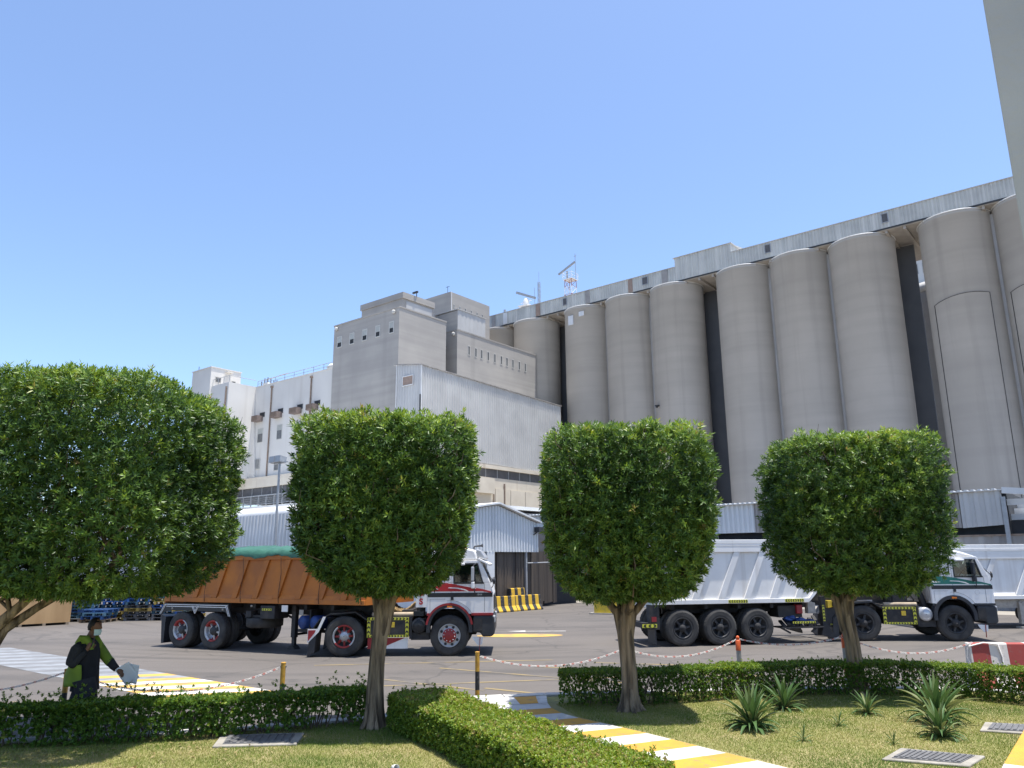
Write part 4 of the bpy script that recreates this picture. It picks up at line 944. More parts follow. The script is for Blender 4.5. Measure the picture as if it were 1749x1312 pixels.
    part('hanging_strap', MB().bar((.84, NY + .02, .5), (.82, NY + .02, .12), .03, .015), 'redpaint', t)
    for s in (-1, 1):
        y = NY - .12 if s < 0 else H + .12
        mr = part('mirror', MB().box(.6, .68, y - .09, y + .09, 1.98, 2.36), 'mirror' if high else 'blackplastic', t, bevel=.02)
        part('lower_mirror', MB().box(.6, .69, y - .09, y + .09, 1.78, 1.96), 'cabwhite' if high else 'blackplastic', mr, bevel=.02)
        part('bracket', MB().tube([(.72, y - s * .1, 1.6), (.68, y, 1.74), (.66, y, 2.4), (.74, y - s * .1, 2.46)], .014, 6), 'blackplastic', mr)
    part('front_mirror', MB().lathe([(.01, .0), (.09, .01), (.1, .04), (.01, .06)], (1.2, NY + .05, 1.98), (.9, -.3, .1), 12).tube([(1.1, NY + .06, 1.7), (1.2, NY, 1.85), (1.2, NY + .05, 1.98), (1.02, NY + .1, 2.2)], .012, 5), 'blackplastic', t)
    part('awning_mirror', MB().box(.16, .42, NY - .14, NY - .01, 2.4, 2.46), 'cabwhite', t, bevel=.02)
    # chassis and running gear
    ch = MB()
    for y in (-.42, .42): ch.box(-wb - .75, .9, y - .04, y + .04, .74, 1.0)
    for x in (-wb - .6, -wb + .3, -1.6, -.8, .5): ch.box(x, x + .1, -.4, .4, .78, .96)
    ch.box(-.55, .7, -.5, .5, .5, 1.15); ch.tube([(-wb, -.8, .535), (-wb, .8, .535)], .12, 10).tube([(0, -.9, .52), (0, .9, .52)], .07, 8)
    ch.tube([(-1.4, 0, .72), (-wb, 0, .6)], .06, 8)
    part('chassis', ch, 'chassis', t)
    part('fifth_wheel', MB().lathe([(.48, 1.0), (.48, 1.1), (.01, 1.12)], (-wb + .15, 0, 0), (0, 0, 1), 20), 'chassis', t)
    part('deck_plate', MB().box(-wb + .75, -.7, -.7, .7, 1.02, 1.06).box(-1.35, -1.05, -.9, .9, 1.06, 1.2), 'chassis', t)
    part('exhaust_stack', MB().tube([(-.82, -.82, 1.05), (-.82, -.82, 1.7), (-.82, -.82, 2.0)], [.12, .12, .1], 12).box(-1.0, -.72, -1.1, -.7, 1.05, 1.18) if high else MB().tube([(-.72, -.8, 1.0), (-.82, -.85, 1.3), (-.9, -.85, 1.6), (-.92, -.85, 2.35)], [.1, .1, .09, .08], 10), 'cabblack', t)
    hb = MB()
    for j in range(4):
        pts = []
        for k in range(90):
            u_ = k / 89; pts.append((-1.05 - .75 * u_ + .0, -.5 + j * .3 + .05 * cos(k * 1.4), 1.35 - .22 * sin(pi * u_) + .05 * sin(k * 1.4)))
        hb.tube(pts, .014, 4)
    part('coiled_hose', hb, 'hose', t)
    part('air_tank', MB().lathe([(.01, -.01), (.18, .0), (.21, .03), (.21, .6), (.01, .62)], (-.84, NY + .02, .8), (0, 1, 0), 20).lathe([(.15, -.012), (.15, .004)], (-.84, NY + .02, .8), (0, 1, 0), 20), 'cabblack' if high else 'mirror', t)
    part('rear_bracket', MB().box(-1.06, -.55, NY + .1, -.3, .42, .62).box(-1.1, -1.03, NY + .06, -.4, .45, 1.05), 'chassis', t)
    bx0, bx1 = -wb + .62, -1.12
    bb = part('battery_box', MB().box(bx0, bx1, NY + .06, -.5, .5, 1.02), 'chassis', t, bevel=.015)
    hazard(bb, bx0, bx1, NY + .058, .95, 1.02); hazard(bb, bx0, bx1, NY + .058, .5, .56)
    hazard(bb, bx1 - .09, bx1, NY + .05, .57, .94, True); hazard(bb, bx0, bx0 + .09, NY + .05, .57, .94, True)
    part('yellow_plate', MB().box(bx0 + (bx1 - bx0) * .55, bx0 + (bx1 - bx0) * .55 + .13, NY + .03, NY + .045, .76, .9), 'yellowplate', bb)
    part('side_tank', MB().tube([(bx0 + .1, NY + .25, 1.08), (bx1 + .1, NY + .25, 1.08)], .07, 10), 'grime', t)
    if high:
        uf = part('under_panel', MB().prism([(bx0 + .02, .48), (bx1 - .02, .48), (bx1 - .02, .2), (bx0 + .02, .2)], 'y', NY + .1, NY + .12), 'cabwhite', t)
        part('red_corner', MB().prism([(bx0 + .02, .48), (bx1 - .1, .48), (bx0 + .35, .2), (bx0 + .02, .2)], 'y', NY + .092, NY + .099), 'redpaint', uf)
    # rear mudguards
    for s in (-1, 1):
        ya, yb = (NY - .03, NY + .6) if s < 0 else (H - .6, H + .03)
        o_ = [(-wb - .95, .74)] + list(reversed(arc(-wb, .54, .7, radians(38), radians(140), 12))) ; o_ = [(-wb - .88, .72), (-wb - .68, 1.0), (-wb - .4, 1.14), (-wb + .3, 1.19), (-wb + .62, .98)]
        i_ = [(p[0], p[1] - .035) for p in o_]
        part('mudguard', MB().prism(o_ + list(reversed(i_)), 'y', ya, yb), 'cabblack', t)
        part('mud_flap', MB().prism([(-wb - .92, .72), (-wb - .74, .72), (-wb - .78, .12), (-wb - .98, .02)], 'y', ya, yb), 'blackplastic', t, bevel=.01)
    if high:
        ff = part('flap_frame', MB().prism([(-wb - .98, .74), (-wb - .72, .74), (-wb - .58, 1.06), (-wb - .5, 1.06), (-wb - .68, .66), (-wb - .98, .36)], 'y', NY - .045, NY - .034), 'cabwhite', t)
        part('red_panel', MB().prism([(-wb - .965, .71), (-wb - .76, .71), (-wb - .8, .62), (-wb - .965, .42)], 'y', NY - .052, NY - .046), 'redpaint', ff)
    else:
        part('tail_panel', MB().box(-wb - 1.15, -wb - .6, NY + .02, NY + .06, .42, .98).box(-wb - 1.1, -wb - .85, NY, NY + .02, .55, .72), 'blackplastic', t)
        hazard(t, -wb - 1.0, -wb - .62, NY + .0, .48, .52)
    fs, ds = style
    wheel(t, 0, NY + .0, style=fs); wheel(t, 0, H, style=fs, side=1)
    wheel(t, -wb, NY - .02, style=ds); wheel(t, -wb, H + .02, style=ds, side=1)
    wheel(t, -wb, NY + .31, style='dark'); wheel(t, -wb, H - .31, style='dark', side=1)
    return t

def trailer(label, loc, rz, col, x0, x1, zb, zt, axles, wstyle, neck=None, topband=.12, rib_dx=.42, rib_sp=.82, tarp=None, R=.535):
    t = thing('tipper_trailer', label, 'trailer', loc, rz)
    H = 1.2; NY = -H; BY = NY + .06
    if neck: xs, xe, zn = neck; prof = [(x0, zb), (xs, zb), (xe, zn), (x1, zn), (x1, zt), (x0 + .0, zt)]
    else: prof = [(x0, zb), (x1, zb), (x1, zt), (x0 + .12, zt)]
    shell = MB()
    for s in (-1, 1): shell.prism(prof, 'y', BY if s < 0 else -BY - .05, BY + .05 if s < 0 else -BY)
    shell.box(x1 - .05, x1, BY + .051, -BY - .051, (neck[2] if neck else zb), zt); shell.box(x0 + .08, x1 - .06, BY + .051, -BY - .051, zb + .001, zb + .05) if not neck else shell.box(x0 + .08, neck[0], BY + .051, -BY - .051, zb + .001, zb + .05)
    part('box_shell', shell, col, t)
    part('tailgate', MB().prism([(x0 - .07, zb - .1), (x0 - .012, zb - .1), (x0 + .05, zt + .02), (x0 - .03, zt + .02)], 'y', BY - .02, -BY + .02), col, t, bevel=.01)
    for s in (-1, 1):
        ya, yb = (NY - .01, BY - .001) if s < 0 else (-BY + .001, H + .01)
        part('top_rail', MB().box(x0 + .06, x1 + .01, ya, yb, zt - topband, zt + .015), col, t, bevel=.01)
        part('bottom_rail', MB().box(x0, (neck[0] if neck else x1), ya, yb, zb - .0, zb + .13), col, t, bevel=.01)
        if neck:
            part('bottom_rail', MB().prism([(neck[0] + .002, zb), (neck[1] + .002, neck[2]), (x1, neck[2]), (x1, neck[2] + .12), (neck[1] - .05, neck[2] + .12), (neck[0] - .0, zb + .12)], 'y', ya, yb), col, t, bevel=.01)
        z0_, z1_ = zb + .132, zt - topband - .002; n = int((x1 - x0 - .9) / rib_sp)
        for k in range(n + 1):
            xb = x0 + .35 + k * rib_sp
            if xb + rib_dx + .25 > x1: break
            zz = z0_
            if neck and xb > neck[0] - .05: zz = neck[2] + .122
            q = (zz - z0_) / (z1_ - z0_) * rib_dx
            wr = .2
            part('rib', MB().prism([(xb + q, zz), (xb + q + wr, zz), (xb + rib_dx + wr, z1_), (xb + rib_dx, z1_)], 'y', ya + .012, yb), col, t, bevel=.008)
        if not neck:   # sloped gussets between the ribs
            for k in range(n):
                xb = x0 + .35 + k * rib_sp + wr + .02
                if xb + rib_sp - wr > x1: break
                g_ = MB(); y_ = BY if s < 0 else -BY; o_ = -.05 if s < 0 else .05; e = rib_sp - wr - .04
                g_.add([(xb, y_ + o_, z0_ - .001), (xb + e, y_ + o_, z0_ - .001), (xb + e + .03, y_, z0_ + .1), (xb + .03, y_, z0_ + .1)], [(0, 1, 2, 3)])
                part('gusset', g_, col, t)
    # chassis
    ch = MB(); zc = zb - .02; lo = zb - .34
    for y in (-.45, .45): ch.box(x0 + .5, x1 - .1, y - .05, y + .05, max(lo, .95), zc) if not neck else (ch.box(x0 + .5, neck[0] + .05, y - .05, y + .05, .9, zc), ch.box(neck[0] - .1, x1 - .2, y - .05, y + .05, 1.2, neck[2] - .02))
    for k in range(7): ch.box(x0 + .6 + k * (x1 - x0 - 1.4) / 6.5, x0 + .7 + k * (x1 - x0 - 1.4) / 6.5, -1.0, 1.0, zc - .14, zc - .001)
    for a in axles:
        ch.tube([(a, -.95, R), (a, .95, R)], .08, 10).box(a - .45, a + .45, -.62, -.5, R + .1, R + .24).box(a - .45, a + .45, .5, .62, R + .1, R + .24)
    part('chassis', ch, 'chassis', t)
    for a in axles:
        for s in (-1, 1):
            y = NY - .02 if s < 0 else H + .02
            wheel(t, a, y, R=R, style=wstyle, side=s); wheel(t, a, y - s * .33, R=R, style='dark', side=s)
    return t

H_ = 1.2
# ----- orange tipper outfit
trk = tractor('white truck cab with red swoosh, amber roof beacon and the letters XUS', (-1.77, 22.0 + 1.2, ROAD), 0.0, 'cabred', ('front_silver', 'dish_redwhite'), 2.88, True)
pn = part('side_deflector', MB().box(-.93, -.63, -1.2, -1.17, 1.28, 2.5), 'cabwhite', trk, bevel=.01)
part('side_deflector', MB().box(-.93, -.63, 1.17, 1.2, 1.28, 2.5), 'cabwhite', trk, bevel=.01)
for ch_, z in (('X', 1.89), ('U', 1.66), ('S', 1.43)):
    l = obj('letter', text_mesh(ch_, .215, .003, 'cabred', .009), pn, (-.785, -1.204, z), (radians(90), 0, 0)); l['label'] = 'red letter ' + ch_
    if ch_ in 'XU':
        sf = MB()
        for dx in (-.062, .062):
            sf.box(dx - .035, dx + .035, .062, .078, -.003, .004)
            if ch_ == 'X': sf.box(dx - .035, dx + .035, -.078, -.062, -.003, .004)
        part('serif', sf, 'cabred', l) if False else obj('letter_serif', sf.mesh('letter_serif', 'cabred'), pn, (-.785, -1.204, z), (radians(90), 0, 0))
o = obj('number', text_mesh('1844', .075, .002, 'rimsilver'), trk, (.82, -1.209, 1.61), (radians(90), 0, 0)); o['label'] = 'raised silver number 1844'
# round emblem on the white side window
em = MB(); c_ = (-.24, -1.192, 2.24)
for r_a, r_b in ((.165, .158), (.105, .098)):
    em.lathe([(r_a, 0), (r_b, 0)], c_, (0, -1, 0), 40, 0, sm=False)
for k in range(26):
    t_ = 2 * pi * k / 26; em.box(c_[0] + .13 * cos(t_) - .008, c_[0] + .13 * cos(t_) + .008, c_[1] - .002, c_[1], c_[2] + .13 * sin(t_) - .012, c_[2] + .13 * sin(t_) + .012, 0)
for k in range(3):
    t_ = pi / 2 + 2 * pi * k / 3
    em.prism([(c_[0] + .09 * cos(t_), c_[2] + .09 * sin(t_)), (c_[0] + .016 * cos(t_ + 1.05), c_[2] + .016 * sin(t_ + 1.05)), (c_[0] + .016 * cos(t_ - 1.05), c_[2] + .016 * sin(t_ - 1.05))], 'y', c_[1] - .003, c_[1] - .0005, 1)
part('round_emblem', em, ['cabred', 'darksteel'], trk)

orx0 = -6.75
ot = trailer('orange tipper trailer with slanted ribs under a green tarpaulin', (-4.42, 23.2, ROAD), radians(-26.5), 'boxorange', orx0, 1.0, 1.36, 2.72, (-5.95, -4.6), 'dish_rear')
# tarpaulin draped over the heap, with a scalloped hem
tv = []; nx, ny = 60, 24; rnd = random.Random(5)
for i in range(nx + 1):
    for j in range(ny + 1):
        x = orx0 + .1 + (6.75 + .95) * i / nx; q = j / ny * 2 - 1
        if abs(q) > .86:
            s_ = (abs(q) - .86) / .14; y = (1.235 + .02 * sin(i * 1.9)) * (1 if q > 0 else -1)
            sc = abs(((i / nx * 5.2) % 1) - .5) * 2
            z = 2.80 - s_ * (.07 + .10 * (1 - sc) ** 1.5 + .02 * sin(i * 2.3))
        else:
            y = q / .86 * 1.235; e = 1 - (abs(q) / .86) ** 2.2; ends = min(1, min(i, nx - i) / 7)
            z = 2.79 + (.22 + .025 * sin(i * .31 + .8) + .012 * sin(i * 1.1 + j * .6)) * (e ** .4) * (ends ** .6) + .016 * sin(i * 1.7 + j * 1.3) + .01 * sin(i * 3.1 - j * 2.2)
        tv.append((x, y, z))
tp = MB().add(tv, [(i * (ny + 1) + j, (i + 1) * (ny + 1) + j, (i + 1) * (ny + 1) + j + 1, i * (ny + 1) + j + 1) for i in range(nx) for j in range(ny)], 0, True)
part('tarpaulin', tp, 'tarp', ot)
rp = MB()
for k in range(6):
    x = orx0 + .3 + k * 1.48; rp.tube([(x, -1.25, 2.66), (x + .02, -1.23, 2.2), (x - .06, -1.22, 1.6), (x - .04, -1.22, 1.38)], .009, 4)
part('tie_rope', rp, 'cabblack', ot)
# fender band with white lining
fb = part('fender_band', MB().prism([(-6.95, .95), (-6.72, 1.32), (-4.0, 1.32), (-3.85, .95), (-3.95, .95), (-4.1, 1.1), (-6.6, 1.1), (-6.85, .95)], 'y', -1.22, -1.2), 'cabblack', ot)
wl_ = MB()
for dz in (0, .055): wl_.box(-6.7 + dz, -4.02 - dz, -1.226, -1.2205, 1.285 - dz - .018, 1.285 - dz)
for d in (0, .05):
    wl_.bar((-5.5 + d, -1.224, 1.24), (-5.36, -1.224, 1.02 + d * 1.4), .012, .022, upv=(0, 1, 0)).bar((-5.22 - d, -1.224, 1.24), (-5.36, -1.224, 1.02 + d * 1.4), .012, .022, upv=(0, 1, 0))
    wl_.bar((-4.05 - d, -1.224, 1.28), (-3.9 - d, -1.224, .97), .012, .022, upv=(0, 1, 0)).bar((-6.7 + d, -1.224, 1.28), (-6.9 + d, -1.224, .99), .012, .022, upv=(0, 1, 0))
part('white_lining', wl_, 'cabwhite', fb)
part('mud_flap', MB().prism([(-6.9, .95), (-6.7, .9), (-6.72, .12), (-6.82, .1)], 'y', -1.15, -.5), 'blackplastic', ot)
tb = part('tool_box', MB().box(-2.75, -2.2, -1.18, -.6, .93, 1.3), 'chassis', ot, bevel=.015); hazard(tb, -2.68, -2.32, -1.182, 1.16, 1.22)
part('spare_wheel', MB().lathe([(.3, -.14), (.45, -.15), (.53, -.11), (.535, .11), (.45, .15), (.3, .14), (.3, -.14)], (-3.05, -.65, .8), (0, 0, 1), 36), 'tyre', ot)
part('spare_bracket', MB().box(-3.35, -2.7, -1.1, -.2, .96, 1.02).box(-3.3, -3.1, -1.19, -.9, .97, 1.14), 'chassis', ot)
part('data_plate', MB().box(-1.95, -1.72, -1.17, -1.16, 1.14, 1.32), 'cabwhite', ot)
part('tail_plate', MB().box(-1.35, -1.2, -1.1, -1.09, 1.05, 1.2), 'postgrey', ot)
for y in (-.85, .85):
    part('landing_leg', MB().box(-1.78, -1.64, y - .07, y + .07, .42, 1.3).box(-1.76, -1.66, y - .05, y + .05, .16, .42).prism([(-1.86, .1), (-1.56, .1), (-1.66, .2), (-1.76, .2)], 'y', y - .12, y + .12), 'chassis', ot)
part('leg_brace', MB().bar((-1.7, -.8, .5), (-1.7, .8, .5), .06, .06).bar((-1.7, -.7, .85), (-2.6, -.5, 1.1), .05, .05), 'chassis', ot)
for x in (-1.25, -.82):
    part('air_tank', MB().lathe([(.01, -.02), (.16, .0), (.19, .04), (.19, .56), (.16, .6), (.01, .62)], (x, -1.1, .86), (.25, 1, 0), 18), 'tankblue', ot)
part('tank_cradle', MB().box(-1.5, -.5, -.95, -.85, .58, .66).box(-1.05, -1.0, -1.0, -.4, .6, 1.2), 'chassis', ot)
part('marker_lamp', MB().lathe([(.03, 0), (.03, .03), (.01, .04)], (-6.35, -1.21, 1.16), (0, -1, 0), 10).lathe([(.03, 0), (.03, .03), (.01, .04)], (-4.2, -1.21, 1.16), (0, -1, 0), 10).lathe([(.03, 0), (.03, .03), (.01, .04)], (-3.1, -1.17, 1.28), (0, -1, 0), 10), 'postgrey', ot)
part('under_light', MB().box(-6.0, -5.85, -1.1, -1.0, 1.0, 1.2), 'mask', ot)

# ----- white tipper outfit
wt = tractor('white truck cab with green swoosh and black roof-less exhaust stack', (13.74, 25.9, ROAD), radians(-7), 'cabgreen', ('darkhub', 'darkhub'), 2.72, False)
part('round_badge', MB().lathe([(.07, 0), (.062, -.004)], (.72, -1.203, 1.45), (0, 1, 0), 24), 'mirror', wt)
part('model_badge', MB().box(.5, .68, -1.21, -1.2, 1.9, 1.93), 'cabblack', wt)
part('headboard', MB().box(-1.75, -1.25, -.9, .9, 1.06, 1.62).box(-1.7, -1.3, -.95, -.9, 1.1, 1.5).tube([(-1.5, -.9, 1.55), (-1.2, -.95, 1.45), (-1.05, -.9, 1.2)], .03, 6), 'chassis', wt)
part('cab_rear_panel', MB().box(-.66, -.625, -1.1, 1.1, 1.2, 2.45), 'postgrey', wt)
wtr = trailer('white tipper trailer with slanted ribs on three axles', (11.2, 26.2, ROAD), radians(10), 'boxwhite', -7.35, 1.0, 1.2, 3.08, (-6.5, -5.3, -4.1), 'dark', neck=(-2.35, -1.98, 1.56), topband=.36, rib_dx=.62, rib_sp=.84, R=.525)
part('rail_line', MB().box(-7.2, 1.0, -1.214, -1.211, 2.9, 2.908).box(-7.2, 1.0, -1.214, -1.211, 2.98, 2.985), 'postgrey', wtr)
for x in (-5.0, -3.15): hazard(wtr, x, x + .62, -1.212, 1.215, 1.31, n=8)
hazard(wtr, -.8, -.2, -1.212, 1.575, 1.66, n=8)
rb = part('rear_bumper', MB().box(-7.75, -7.55, -1.2, 1.2, .55, .7).box(-7.5, -7.2, -1.18, -.9, .5, 1.2), 'chassis', wtr)
part('tail_lamp', MB().box(-7.45, -7.3, -1.2, -1.19, .72, .86), 'redpaint', rb); hazard(rb, -7.75, -7.3, -1.205, .56, .66)
part('mud_flap', MB().box(-7.35, -7.31, -1.15, -.5, .08, .6), 'blackplastic', wtr)
part('mud_flap', MB().box(-7.65, -7.61, .4, 1.1, .12, .6), 'postgrey', wtr)
part('side_locker', MB().box(-3.3, -2.5, -1.0, -.3, .75, 1.1), 'chassis', wtr, bevel=.02)
part('red_canister', MB().box(-2.72, -2.52, -1.08, -.85, .86, 1.12), 'redpaint', wtr, bevel=.02)
part('jerry_can', MB().box(-2.35, -2.1, -1.1, -.9, .86, 1.18).tube([(-2.32, -1.0, 1.18), (-2.22, -1.0, 1.24), (-2.14, -1.0, 1.18)], .015, 6), 'postgrey', wtr, bevel=.02)
bk = MB()
rnd = random.Random(9)
for k in range(9): bk.bar((-3.2 + .14 * k, -1.15, .5 + .05 * (k % 2)), (-3.05 + .14 * k, -.6, .62 + .06 * (k % 3)), .1, .06)
bk.box(-3.3, -1.9, -1.18, -.6, .44, .48).bar((-3.3, -1.1, .46), (-3.0, -1.1, .3), .05, .05).bar((-2.1, -1.1, .46), (-2.3, -1.1, .32), .05, .05)
bkp = part('gear_basket', bk, 'chassis', wtr); hazard(bkp, -2.95, -2.2, -1.2, .58, .64)
bt = MB()
for c, s_ in (((-2.9, -.95, .72), .16), ((-2.6, -1.0, .66), .13), ((-2.25, -.95, .6), .15)):
    vv = []; n1, n2 = 10, 6
    for i in range(n2 + 1):
        for j in range(n1):
            th = pi * i / n2; ph_ = 2 * pi * j / n1; r_ = s_ * rnd.uniform(.75, 1.15); vv.append((c[0] + 1.5 * r_ * sin(th) * cos(ph_), c[1] + r_ * sin(th) * sin(ph_), c[2] + .6 * r_ * cos(th)))
    bt.add(vv, [(i * n1 + j, i * n1 + (j + 1) % n1, (i + 1) * n1 + (j + 1) % n1, (i + 1) * n1 + j) for i in range(n2) for j in range(n1)])
part('blue_bundle', bt, 'tankblue', bkp)
for y in (-.95, .95):
    part('landing_leg', MB().box(-1.85, -1.7, y - .07, y + .07, .45, 1.35).prism([(-1.95, .22), (-1.5, .1), (-1.5, .18), (-1.7, .5), (-1.85, .5)], 'y', y - .12, y + .12), 'chassis', wtr)
hazard(wtr, -1.83, -1.76, -1.03, .62, 1.1, True)
part('yellow_locker', MB().prism([(-1.55, 1.0), (-.85, 1.12), (-.85, 1.2), (-1.55, 1.22)], 'y', -.9, -.6), 'yellowplate', wtr)
part('white_plate', MB().box(-1.4, -1.15, -1.06, -1.05, 1.3, 1.5), 'cabwhite', wtr)

# ----- third trailer behind, at the right edge
w3 = trailer('grimy white tipper trailer parked behind the green-striped cab, running out of view', (22.5, 30.2, ROAD), radians(1.5), 'boxwhite', -7.4, 6.5, 1.02, 2.95, (2.6, 3.9, 5.2), 'dark', topband=.5, rib_dx=.62, rib_sp=1.35)
part('rail_line', MB().box(-6.5, 6.4, -1.214, -1.211, 2.62, 2.64).box(-6.5, 6.4, -1.224, -1.205, 2.74, 2.82), 'boxwhite', w3)
part('red_reflector', MB().box(-3.0, -2.75, -1.22, -1.21, 1.06, 1.1), 'redpaint', w3)
part('side_skirt', MB().box(-6.4, 1.5, -1.05, -.95, .72, 1.0), 'postgrey', w3)
part('air_tank', MB().lathe([(.01, 0), (.22, .02), (.22, 1.2), (.01, 1.22)], (-4.1, -.8, .5), (1, 0, 0), 16), 'chassis', w3)
for x in (-1.35, ):
    part('landing_leg', MB().box(x - 2.9, x - 2.72, -1.15, -.98, .16, .9).box(x - 2.98, x - 2.62, -1.25, -.9, 0.0, .07).tube([(x - 2.9, -1.1, .88), (x - 2.8, -1.1, .95), (x - 2.7, -1.1, .88)], .03, 6), 'postgrey', w3)
part('yellow_panel', MB().box(-3.9, -3.2, -1.1, -1.04, .12, .82), 'yellowplate', w3)
# ------------------------------------------------------------------ people
def skin_body(name, nodes, edges, mats, parent, sub=2):
    """one continuous figure grown over a skeleton; nodes: key -> (co, radius); the first key is the pelvis root"""
    keys = list(nodes); bm = bmesh.new(); lay = bm.verts.layers.skin.verify(); V = {}
    for i, k in enumerate(keys):
        co, r = nodes[k]; v = bm.verts.new(co); V[k] = v
        v[lay].radius = r if isinstance(r, tuple) else (r, r); v[lay].use_root = (i == 0)
    for a, b in edges: bm.edges.new((V[a], V[b]))
    me = bpy.data.meshes.new(name); bm.to_mesh(me); bm.free()
    o = obj(name, me, parent)
    sk = o.modifiers.new('skin', 'SKIN'); sk.use_smooth_shade = True; sk.branch_smoothing = 0.6
    ss = o.modifiers.new('sub', 'SUBSURF'); ss.levels = sub; ss.render_levels = sub
    dg = bpy.context.evaluated_depsgraph_get(); ev = bpy.data.meshes.new_from_object(o.evaluated_get(dg))
    o.modifiers.clear(); o.data = ev; ev.materials.clear(); ev.materials.append(MT[mats])
    return o

def head(parent, c, face, sc=1.0, hair='hair', mask=False, cap=None):
    """head with brow, eyes, nose, mouth, chin and ears; face = heading angle"""
    m = MB(); n1, n2 = 28, 20; vv = []
    for i in range(n2 + 1):
        th = pi * i / n2
        for j in range(n1):
            ph = 2 * pi * j / n1; x, y, z = sin(th) * cos(ph), sin(th) * sin(ph), cos(th)
            rx, ry, rz = .098, .077, .125
            X, Y, Z = x * rx, y * ry, z * rz
            if Z < 0: X *= 1 - .18 * (-Z / rz); Y *= 1 - .30 * (-Z / rz)
            f = max(0.0, x)
            if f > .55 and abs(y) < .35:
                X += .024 * math.exp(-((Z + .018) / .018) ** 2) * math.exp(-(Y / .011) ** 2)       # nose
                X += .010 * math.exp(-((Z + .012) / .03) ** 2) * math.exp(-(Y / .014) ** 2)
                X += .006 * math.exp(-((Z - .022) / .010) ** 2)                                    # brow
                X -= .008 * math.exp(-((Z - .004) / .012) ** 2) * math.exp(-((abs(Y) - .03) / .014) ** 2)   # eye sockets
                X += .006 * math.exp(-((Z + .062) / .010) ** 2) * math.exp(-(Y / .022) ** 2)       # lips
                X += .008 * math.exp(-((Z + .098) / .016) ** 2) * math.exp(-(Y / .02) ** 2)        # chin
            vv.append((X, Y, Z))
    m.add(vv, [(i * n1 + j, (i + 1) * n1 + j, (i + 1) * n1 + (j + 1) % n1, i * n1 + (j + 1) % n1) for i in range(n2) for j in range(n1)], 0, True)
    h = part('head', m, 'skin', parent, loc=c, rot=(0, 0, face)); h.scale = (sc, sc, sc)
    for s in (-1, 1):
        part('ear', MB().lathe([(.001, .0), (.018, .004), (.03, .0), (.026, -.012), (.001, -.014)], (-.005, s * .074, -.005), (-.35, s, .1), 12), 'skin', h)
        part('eye', MB().lathe([(.001, .0), (.008, -.002), (.012, -.01)], (.083, s * .03, .004), (1, s * .25, 0), 10), 'shoe', h)
    hv = []
    for i in range(12):
        th = pi * .62 * i / 11
        for j in range(n1):
            ph = 2 * pi * j / n1; x, y, z = sin(th) * cos(ph), sin(th) * sin(ph), cos(th)
            k = 1.055 + .022 * sin(ph * 7 + i * 2.1) * sin(th) - .03 * (i > 9)
            zz = z * .125 * k
            zl = .075 if x > .45 else (.02 if x > .05 else -.2)
            if zz < zl: zz = zl + (zz - zl) * .08
            hv.append((x * .098 * k - .008, y * .077 * k * 1.03, zz - .002))
    part('hair', MB().add(hv, [(i * n1 + j, (i + 1) * n1 + j, (i + 1) * n1 + (j + 1) % n1, i * n1 + (j + 1) % n1) for i in range(11) for j in range(n1)], 0, True), hair, h)
    if mask:
        mv = []
        for i in range(7):
            for j in range(9):
                a = (j / 8 - .5) * 2.2; z = -.035 - .085 * i / 6; r_ = .104 - .012 * abs(i - 2.2) / 3 + .010 * sin(i * 2.6) * .2
                mv.append((r_ * cos(a) * (1.04 if abs(a) < .5 else 1.0), r_ * .76 * sin(a), z))
        part('face_mask', MB().add(mv, [(i * 9 + j, (i + 1) * 9 + j, (i + 1) * 9 + j + 1, i * 9 + j + 1) for i in range(6) for j in range(8)], 0, True), 'mask', h)
    return h

def hand(name, parent, wrist, d, pn, curl, side, mat='skin'):
    """palm with four unequal, bent fingers and a thumb off its side; d = pointing direction, pn = palm normal"""
    d = Vector(d).normalized(); pn = Vector(pn); pn = (pn - d * pn.dot(d)).normalized(); s = d.cross(pn).normalized() * side
    w = Vector(wrist); m = MB()
    m.tube([w - d * .02, w + d * .02, w + d * .06, w + d * .095], [.024, .034, .040, .034], 10, mod=lambda t, a: 1.0)
    for k, (off, L) in enumerate(((-.030, .068), (-.010, .078), (.010, .074), (.028, .058))):
        b = w + d * .088 + s * off; p = [b]; dd = d.copy()
        for seg in range(3):
            ang = curl * (.8 if seg == 0 else 1.0); dd = (dd * cos(ang) + pn * sin(ang)).normalized(); pn2 = pn
            p.append(p[-1] + dd * L * (.42, .33, .25)[seg])
        m.tube(p, [.0100, .0092, .0085, .0065], 7)
    b = w + d * .035 - s * .03; t1 = b + (d * .6 - s * .8).normalized() * .035; t2 = t1 + (d * .85 - s * .2 + pn * curl * .7).normalized() * .03; t3 = t2 + (d * .8 + pn * curl).normalized() * .022
    m.tube([b, t1, t2, t3], [.014, .012, .0105, .008], 7)
    return part(name, m, mat, parent)

